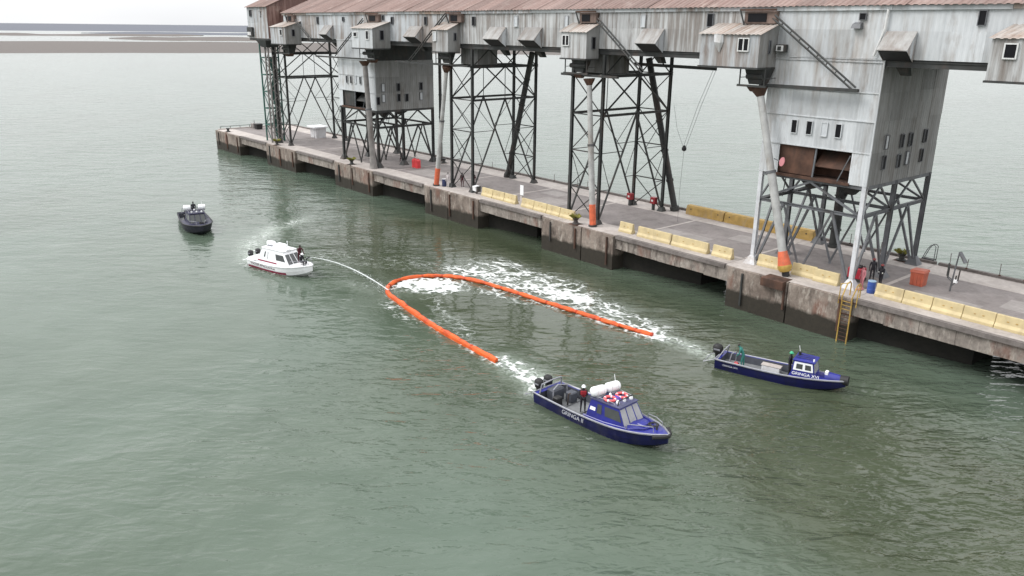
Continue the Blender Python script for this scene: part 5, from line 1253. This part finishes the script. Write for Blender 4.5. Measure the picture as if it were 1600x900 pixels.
# second blue boat: slim open boat
def slim_boat(label, loc, rz):
    r = thing('work_boat', label, 'boat', loc, rz, 'work boats'); Ln, B = 8.3, 2.05
    st = hull_stations(Ln, B, (.80, 1.02), 'slim')
    boat_hull(r, st, [BHULL], (-Ln / 2 + .3, .75), .30, BCABIN, FLOOR, LINER, ALU)
    c, F = cabin(r, .85, 2.35, .95, 2.15, .80, .68, .86, 1.90, BCABIN, BCABIN, .68, .6)
    fr = face_panel('window_frame', F['stbd'], .06, .96, .40, .93, WHITE, c, .02); face_panel('side_window', F['stbd'], .18, .48, .50, .82, GLASS, c, .03); face_panel('side_window', F['stbd'], .60, .88, .50, .82, GLASS, c, .03)
    face_panel('window_frame', F['port'], .06, .96, .40, .93, WHITE, c, .02); face_panel('side_window', F['port'], .18, .48, .50, .82, GLASS, c, .03); face_panel('side_window', F['port'], .60, .88, .50, .82, GLASS, c, .03)
    face_panel('windscreen', F['front'], .1, .9, .3, .88, GLASS_L, c); face_panel('cabin_opening', F['aft'], .2, .8, .05, .85, PANE, c)
    text_mesh(r, 'GRINGA XVI', .27, (.93, -.825, .98), (math.radians(80), 0, math.radians(4)), LETTER, stretch=1.12)
    text_mesh(r, 'GRINGA XVI', .17, (-3.55, -B / 2 - .02, .50), (math.radians(84), 0, math.radians(-1.5)), LETTER_G, stretch=1.1)
    for y in (-.3, .0, .3): tube_part(r, 'roof_rail', [(1.0, y, 2.02), (2.1, y * .9, 2.0)], .025, NCABIN)
    tube_part(r, 'roof_light', [(2.15, -.5, 2.0), (2.15, -.5, 2.14)], .06, WHITE); tube_part(r, 'roof_light', [(1.1, .2, 2.0), (1.1, .2, 2.2)], .09, BLACK, 8); tube_part(r, 'antenna', [(1.05, .5, 2.0), (.95, .5, 2.5)], .02, WHITE, 5)
    tube_part(r, 'bow_fender', [(3.75, 0, .98), (4.28, 0, 1.0)], [.3, .33], BLACK, 10); tube_part(r, 'bow_nose', [(2.9, 0, .92), (3.8, 0, .98)], [.42, .31], BCABIN, 10)
    m = MB(); m.bbox(2.85, 3.05, -.28, .05, 1.2, 1.42, .03); m.build('bitt', WHITE, r, local=True)
    m = MB(); m.bbox(-1.25, -.05, .12, .62, .31, .72, .03); bx = m.build('storage_bench', PALEB, r, local=True); m = MB(); m.box(-1.3, 0, .1, .65, .722, .76); m.build('bench_lid', DECKL, bx, local=True)
    xa = -Ln / 2
    outboard(r, xa - .2, 0.25, .78, 1.1)
    for s in (-1, 1): tube_part(r, 'stern_rail', [(xa + .1, s * .75, .8), (xa - .8, s * .8, .4), (xa - .85, s * .5, .38)], .03, ALU)
    tube_part(r, 'stern_rail', [(xa - .83, -.8, .39), (xa - .83, .8, .39)], .03, ALU)
    tube_part(r, 'stern_arch', [(xa + .15, -.8, .8), (xa + .5, -.55, 1.5), (xa + .55, .3, 1.55), (xa + .3, .8, .85)], .045, ALU); tube_part(r, 'stern_arch', [(xa + .8, -.4, .4), (xa + .95, -.3, 1.2), (xa + 1.1, .3, 1.2), (xa + 1.05, .4, .4)], .04, ALU)
    return r
SB, SR = Vector((-25.45, 45.15, -.12)), math.radians(16.5)
slim_boat('slim open blue boat with small cabin and white-framed windows near the pier', SB, SR)
def on(base, rz, x, y, z): return base + Vector((x * math.cos(rz) - y * math.sin(rz), x * math.sin(rz) + y * math.cos(rz), z))
person('person in teal jacket bending at the stern of the slim blue boat', on(SB, SR, -2.45, -.15, .32), SR + math.radians(190), 'work', CL['teal'], CL['navy'], None)
person('person in dark clothes and green helmet beside the cabin of the slim blue boat', on(SB, SR, .55, .2, .32), SR, 'stand', CL['black'], CL['black'], GREENH)
t = thing('fuel_can', 'red fuel can at the stern of the slim blue boat', 'can', on(SB, SR, -2.75, -.6, .31), SR)
m = MB(); m.bbox(-.18, .18, -.12, .12, 0, .42, .05); m.build('body', RED, t, local=True); m = MB(); m.tube([(-.1, 0, .42), (-.1, 0, .5), (.08, 0, .5), (.08, 0, .42)], .02, 5); m.build('handle', RED, t, local=True); m = MB(); m.tube([(.13, 0, .4), (.15, 0, .48)], .03, 6); m.build('cap', BLACK, t, local=True)

# white boat
def white_boat(label, loc, rz):
    r = thing('ambulance_boat', label, 'boat', loc, rz); Ln, B = 8.0, 2.6
    st = hull_stations(Ln, B, (.72, 1.25), 'launch')
    boat_hull(r, st, [WHITE, WHITE], (-Ln / 2 + .35, -2.6), .4, WHITE, FLOOR, PALEB, WHITE)
    # antifouling band and dark red stripe follow the hull side
    def band(name, z0, z1, x0, x1, mt, off):
        xs = np.linspace(x0, x1, 14)
        for s in (-1, 1):
            m = MB()
            for a, b in zip(xs[:-1], xs[1:]):
                q = []
                for (x, w_) in ((a, 0), (b, 0), (b, 1), (a, 1)):
                    S = at_x(st, x); f = z1 if w_ else z0; zc, zg = S[4], S[2]; z = zc + (zg - zc) * f
                    y = S[3] + (S[1] - S[3]) * (f / .45 * .62 if f < .45 else .62 + (f - .45) / .55 * .38)
                    q.append((x, s * (y + off), z))
                m.poly(q if s < 0 else q[::-1])
            m.build(name, mt, r, local=True)
    band('boot_stripe', .02, .30, -3.9, 1.6, MAROON, .012); band('pin_stripe', .93, .99, -3.8, 3.2, STEEL_P, .014)
    # deckhouse running most of the length
    c, F = cabin(r, -2.55, 2.0, -1.9, .95, 1.08, .84, .80, 2.15, WHITE, WHITE, .95, .74)
    face_panel('red_flash', F['stbd'], .02, .62, .06, .15, MAROON, c); face_panel('red_flash', F['port'], .38, .98, .06, .15, MAROON, c)
    face_panel('side_window', F['stbd'], .62, .93, .34, .74, GLASS, c); face_panel('side_window', F['port'], .07, .38, .34, .74, GLASS, c)
    face_panel('side_window', F['stbd'], .18, .22, .40, .78, GLASS, c); face_panel('door_seam', F['stbd'], .31, .318, .3, .8, STEEL_P, c)
    for u0, u1 in ((.05, .32), (.37, .63), (.68, .95)): face_panel('windscreen', F['front'], u0, u1, .2, .8, GLASS, c)
    text_mesh(r, 'WATER AMBULANCE', .30, (-3.3, -B / 2 - .0, .42), (math.radians(80), 0, math.radians(0)), LETTER_D, stretch=1.25)
    zr = 2.26
    canister(r, (-1.45, -.1, zr + .22), (1, .25, 0), .9, .25)
    m = MB(); m.bbox(-.85, .35, -.42, .42, zr - .02, zr + .34, .14); m.build('roof_pod', WHITE, r, local=True); m = MB(); m.lathe((1.0, -.2, zr - .06), [(.2, 0), (.24, .12), (.1, .26), (.01, .27)], 12); m.build('radar_dome', WHITE, r, local=True, smooth=True)
    tube_part(r, 'mast', [(.55, .2, zr), (.5, .2, zr + .55)], .03, WHITE); tube_part(r, 'mast_light', [(.5, .2, zr + .55), (.5, .2, zr + .68)], .05, WHITE)
    m = MB(); m.hexa([(-3.95, -1.15, .74), (-2.5, -1.1, .8), (-2.5, 1.1, .8), (-3.95, 1.15, .74), (-3.9, -1.1, .95), (-2.3, -.95, 1.5), (-2.3, .95, 1.5), (-3.9, 1.1, .95)]); m.build('aft_canopy', WHITE, r, local=True)
    outboard(r, -4.32, -.42, .82, .9); outboard(r, -4.32, .42, .82, .9)
    for s in (-1, 1): tube_part(r, 'stern_rail', [(-3.9, s * 1.1, .75), (-4.75, s * 1.05, .45), (-4.8, s * .7, .45)], .04, WHITE)
    for s in (-1, 1): tube_part(r, 'bow_rail', [(2.1, s * .98, 1.1), (2.15, s * .95, 1.5), (3.2, s * .6, 1.65), (3.75, s * .2, 1.68), (3.8, s * .2, 1.3)], .022, ALU)
    tube_part(r, 'water_cannon', [(3.3, 0, 1.3), (3.3, 0, 1.75), (3.75, .02, 1.98)], .055, STEEL); m = MB(); m.bbox(2.5, 2.95, -.25, .25, 1.2, 1.34, .04); m.build('fore_hatch', PALEB, r, local=True)
    return r
WB, WR = Vector((-68.7, 30.3, -.06)), math.radians(14)
white_boat('white ambulance boat with dark red stripe, spraying a water jet', WB, WR)
person('person in dark maroon jacket leaning forward on the bow of the white boat', on(WB, WR, 2.45, -.05, 1.22), WR + math.radians(-10), 'lean', CL['maroon'], CL['maroon'], None)
person('person in black with white helmet crouched at the water cannon of the white boat', on(WB, WR, 2.95, -.35, 1.05), WR + math.radians(10), 'sit', CL['black'], CL['black'], WHITE)

# ------------------------------------------------------------------ floating oil boom
def catmull(P, step):
    P = [Vector((x, y, 0)) for x, y in P]; P = [P[0] * 2 - P[1]] + P + [P[-1] * 2 - P[-2]]; out = []
    for i in range(1, len(P) - 2):
        for k in range(24):
            t = k / 24; a, b, c, d = P[i - 1:i + 3]
            out.append(.5 * ((2 * b) + (c - a) * t + (2 * a - 5 * b + 4 * c - d) * t * t + (3 * b - a - 3 * c + d) * t ** 3))
    out.append(P[-2]); res = [out[0]]; acc = 0
    for a, b in zip(out[:-1], out[1:]):
        acc += (b - a).length
        if acc >= step: res.append(b); acc = 0
    return res
bm_t = thing('oil_boom', 'long orange floating oil containment boom in a U on the water', 'boom', (-48, 38, 0))
pts = catmull(BOOMP, .42)
k = 0
while k + 1 < len(pts):
    seg = random.choice((3, 4, 4, 5, 6)); q = pts[k:k + seg + 1]
    if len(q) < 2: break
    n_ = len(q); m = MB(); path = []; rad = []
    for i, p in enumerate(q):
        wob = random.uniform(-.02, .02)
        path.append(Vector((p.x + wob * 1.6, p.y + wob * 1.6, .16 + random.uniform(-.03, .03)))); rad.append(random.uniform(.16, .205) if 0 < i < n_ - 1 else .135)
    # two lobes: float plus skirt top, as the photo shows a double ridge
    m.tube(path, [r * random.uniform(.95, 1.08) for r in rad], 8)
    m.build('float_section', BOOM, bm_t, smooth=True)
    m = MB(); e = q[-1]; d = (q[-1] - q[-2]).normalized()
    m.tube([Vector((e.x, e.y, .17)) - d * .07, Vector((e.x, e.y, .17)) + d * .07], .16, 8); m.build('connector', BOOMJ, bm_t)
    m = MB()
    for a, b in zip(q[:-1], q[1:]):
        dd = (b - a).normalized(); nn = Vector((-dd.y, dd.x, 0)) * .11
        m.hexa([(a.x + nn.x, a.y + nn.y, -.1), (b.x + nn.x, b.y + nn.y, -.1), (b.x + nn.x * 1.9, b.y + nn.y * 1.9, -.1), (a.x + nn.x * 1.9, a.y + nn.y * 1.9, -.1), (a.x + nn.x, a.y + nn.y, .24), (b.x + nn.x, b.y + nn.y, .24), (b.x + nn.x * 1.7, b.y + nn.y * 1.7, .22), (a.x + nn.x * 1.7, a.y + nn.y * 1.7, .22)])
    m.build('skirt', BOOM, bm_t)
    k += seg
for p, q in ((BOOMP[0], (-33.4, 31.2, .7)), (BOOMP[-1], (-30.1, 44.3, .5))):
    m = MB(); a = Vector((p[0], p[1], .2)); b = Vector(q); m.tube([a, lerp(a, b, .3) - Vector((0, 0, .18)), lerp(a, b, .7) - Vector((0, 0, .1)), b], .014, 5); m.build('tow_line', STEEL_P, bm_t)

# ------------------------------------------------------------------ water jet and foam
FOAM, fn, fb = new_mat('foam')
fp = wpos(fn); fv = noise_node(fn, fp, 2.5, 4)
fa = fn.nodes.new('ShaderNodeAttribute'); fa.attribute_name = 'froth'
fn.links.new(ramp(fn, fa.outputs['Fac'], [(0.0, (0.45, 0.49, 0.45)), (0.95, (0.72, 0.74, 0.73))]), fb.inputs['Base Color']); fb.inputs['Roughness'].default_value = 0.7
fn.links.new(ramp(fn, fa.outputs['Fac'], [(0.02, 0.0), (0.4, 0.28), (0.9, 0.9)]), fb.inputs['Alpha'])
SPRAY = paint('spray', (0.74, 0.77, 0.77), 0.5, 0.1, 3)
def water_jet():
    A = on(WB, WR, 3.78, .02, 2.0); B = Vector((-56.7, 34.35, .25)); n = 26
    t = thing('water_jet', 'thin white arc of water sprayed from the white boat onto the boom', 'water jet', (B.x, B.y, 0))
    P = [lerp(A, B, k / n) + Vector((0, 0, 2.3 * (k / n) * (1 - k / n))) for k in range(n + 1)]
    m = MB(); m.tube([p + Vector((random.uniform(-.012, .012), random.uniform(-.012, .012), random.uniform(-.012, .012))) for p in P], [.018 + .036 * (k / n) for k in range(n + 1)], 7); m.build('stream', SPRAY, t, smooth=True)
    m = MB()
    for k in range(420):
        u = random.random() ** .6; c = lerp(A, B, u) + Vector((0, 0, 2.3 * u * (1 - u))); sp = .03 + .2 * u ** 2
        c += Vector((random.gauss(0, sp), random.gauss(0, sp), random.gauss(0, sp * .8) - .08 * u)); s = random.uniform(.012, .035)
        if c.z < .05: continue
        m.poly([(c.x - s, c.y, c.z - s * .6), (c.x + s, c.y, c.z - s * .6), (c.x, c.y + s, c.z + s)]); m.poly([(c.x - s, c.y, c.z - s * .6), (c.x, c.y + s, c.z + s), (c.x, c.y - s, c.z + s)])
    o = m.build('droplets', SPRAY, t); o['kind'] = 'stuff'
water_jet()
def foam_sheet():
    st = .07; xs = np.arange(-92, -27, st); ys = np.arange(26, 53, st); X, Y = np.meshgrid(xs, ys)
    wx, wy = X + 1.3 * (fbm(X / 1.7, Y / 1.7, 3) - .5), Y + 1.3 * (fbm(X / 1.7 + 50, Y / 1.7 + 9, 3) - .5)
    rid = 1 - np.abs(2 * fbm(wx / 1.5, wy / 1.0, 4) - 1)
    fine = fbm(X / .35, Y / .3, 3); lump = fbm(X / 3.2, Y / 2.6, 3)
    W = 1.5 * np.exp(-((((X + 56.4) * .82 + (Y - 38.3) * .57) / 2.7) ** 4 + ((-(X + 56.4) * .57 + (Y - 38.3) * .82) / 2.0) ** 4))
    W = W * (.75 + .5 * lump)
    W += 1.0 * gauss_line(X, Y, [(-58.5, 43.6), (-52, 44.8), (-45.5, 45.6), (-40, 45.3), (-36.5, 45.2)], 1.25) * (.35 + 1.1 * lump)
    W += .75 * gauss_line(X, Y, [(-57.5, 47.0), (-51, 47.5), (-44, 46.8)], 1.5) * (.2 + 1.2 * lump)
    W += .55 * gauss_line(X, Y, BOOMP, .5) * (.1 + 1.3 * lump)
    W += .55 * gauss_line(X, Y, [(-54.5, 32.6), (-51, 31.9), (-49.5, 32.0)], .5) * (.4 + lump)
    W += .55 * gauss_line(X, Y, [(-54.5, 40.2), (-51, 41.2), (-47, 41.6)], .6) * (.2 + lump)
    W += .5 * gauss_line(X, Y, [(-53.5, 36.2), (-50, 35.2), (-45, 34)], .7) * (.2 + lump)
    W += 1.25 * gauss_line(X, Y, WK1, .6) * (.35 + fine) + .8 * gauss_line(X, Y, WK2, .4) * (.2 + fine)
    W += .6 * gauss_line(X, Y, WK3, .9) * (.1 + lump) + .34 * gauss_line(X, Y, [(-70, 36), (-64, 40), (-60, 45)], 2.6) * (.2 + 1.1 * lump)
    W += .45 * gauss_line(X, Y, [(-73.6, 28.0), (-70, 28.5), (-66, 30.0)], .5) * (.1 + lump) + .5 * gauss_line(X, Y, [(-61.5, 33.2), (-58.5, 34.2)], .5) * lump
    W += .2 * gauss_line(X, Y, [(-33, 29.4), (-29, 29.2), (-25.5, 29.6)], .22) + .15 * gauss_line(X, Y, [(-29.5, 42.6), (-26, 43.6)], .25)
    rid2 = 1 - np.abs(2 * fbm(wx / .95 + 31, wy / .55 + 7, 3) - 1)
    rid = np.clip((rid - .55) / .45, 0, 1); rid2 = np.clip((rid2 - .55) / .45, 0, 1)
    Wc = np.clip(W, 0, 1.7)
    mg = np.maximum((np.maximum(rid, rid2 * .95) + .25 * (fine - .5)) - (.99 - .30 * Wc), Wc * (.55 + .9 * fine) - 1.28)
    mask = mg > -.17
    mask &= (W > .14)
    # hulls keep their own water clear
    ny, nx = mask.shape; idx = np.arange((ny + 1) * (nx + 1)).reshape(ny + 1, nx + 1)
    jj, ii = np.nonzero(mask)
    xv = np.append(xs, xs[-1] + st); yv = np.append(ys, ys[-1] + st); XX, YY = np.meshgrid(xv, yv)
    hgt = np.zeros(XX.shape); hgt[:-1, :-1] = .025 + .05 * np.clip(W, 0, 1.3) * fine
    hgt[-1] = .03; hgt[:, -1] = .03
    jit = st * .35; V = np.stack([XX + (rng.random(XX.shape) - .5) * jit, YY + (rng.random(XX.shape) - .5) * jit, hgt], -1).reshape(-1, 3)
    F = np.stack([idx[jj, ii], idx[jj, ii + 1], idx[jj + 1, ii + 1], idx[jj + 1, ii]], -1)
    used = np.unique(F); mp = np.full(idx.size, -1); mp[used] = np.arange(len(used))
    me = bpy.data.meshes.new('sea_foam'); me.from_pydata(V[used].tolist(), [], mp[F].tolist()); me.materials.append(FOAM)
    dn = np.zeros(XX.shape); dn[:-1, :-1] = np.clip(.42 + mg * 2.5 + .30 * (fine - .5), 0, 1) * np.clip(Wc * 2.2, 0, 1)
    at = me.attributes.new('froth', 'FLOAT', 'POINT'); at.data.foreach_set('value', dn.reshape(-1)[used].astype(np.float32))
    me.polygons.foreach_set('use_smooth', [True] * len(me.polygons))
    o = bpy.data.objects.new('sea_foam', me); COL.objects.link(o); tag(o, 'white lacy foam on the water around the orange boom and behind the boats', None, None, 'stuff')
    print('foam faces', len(F))
foam_sheet()
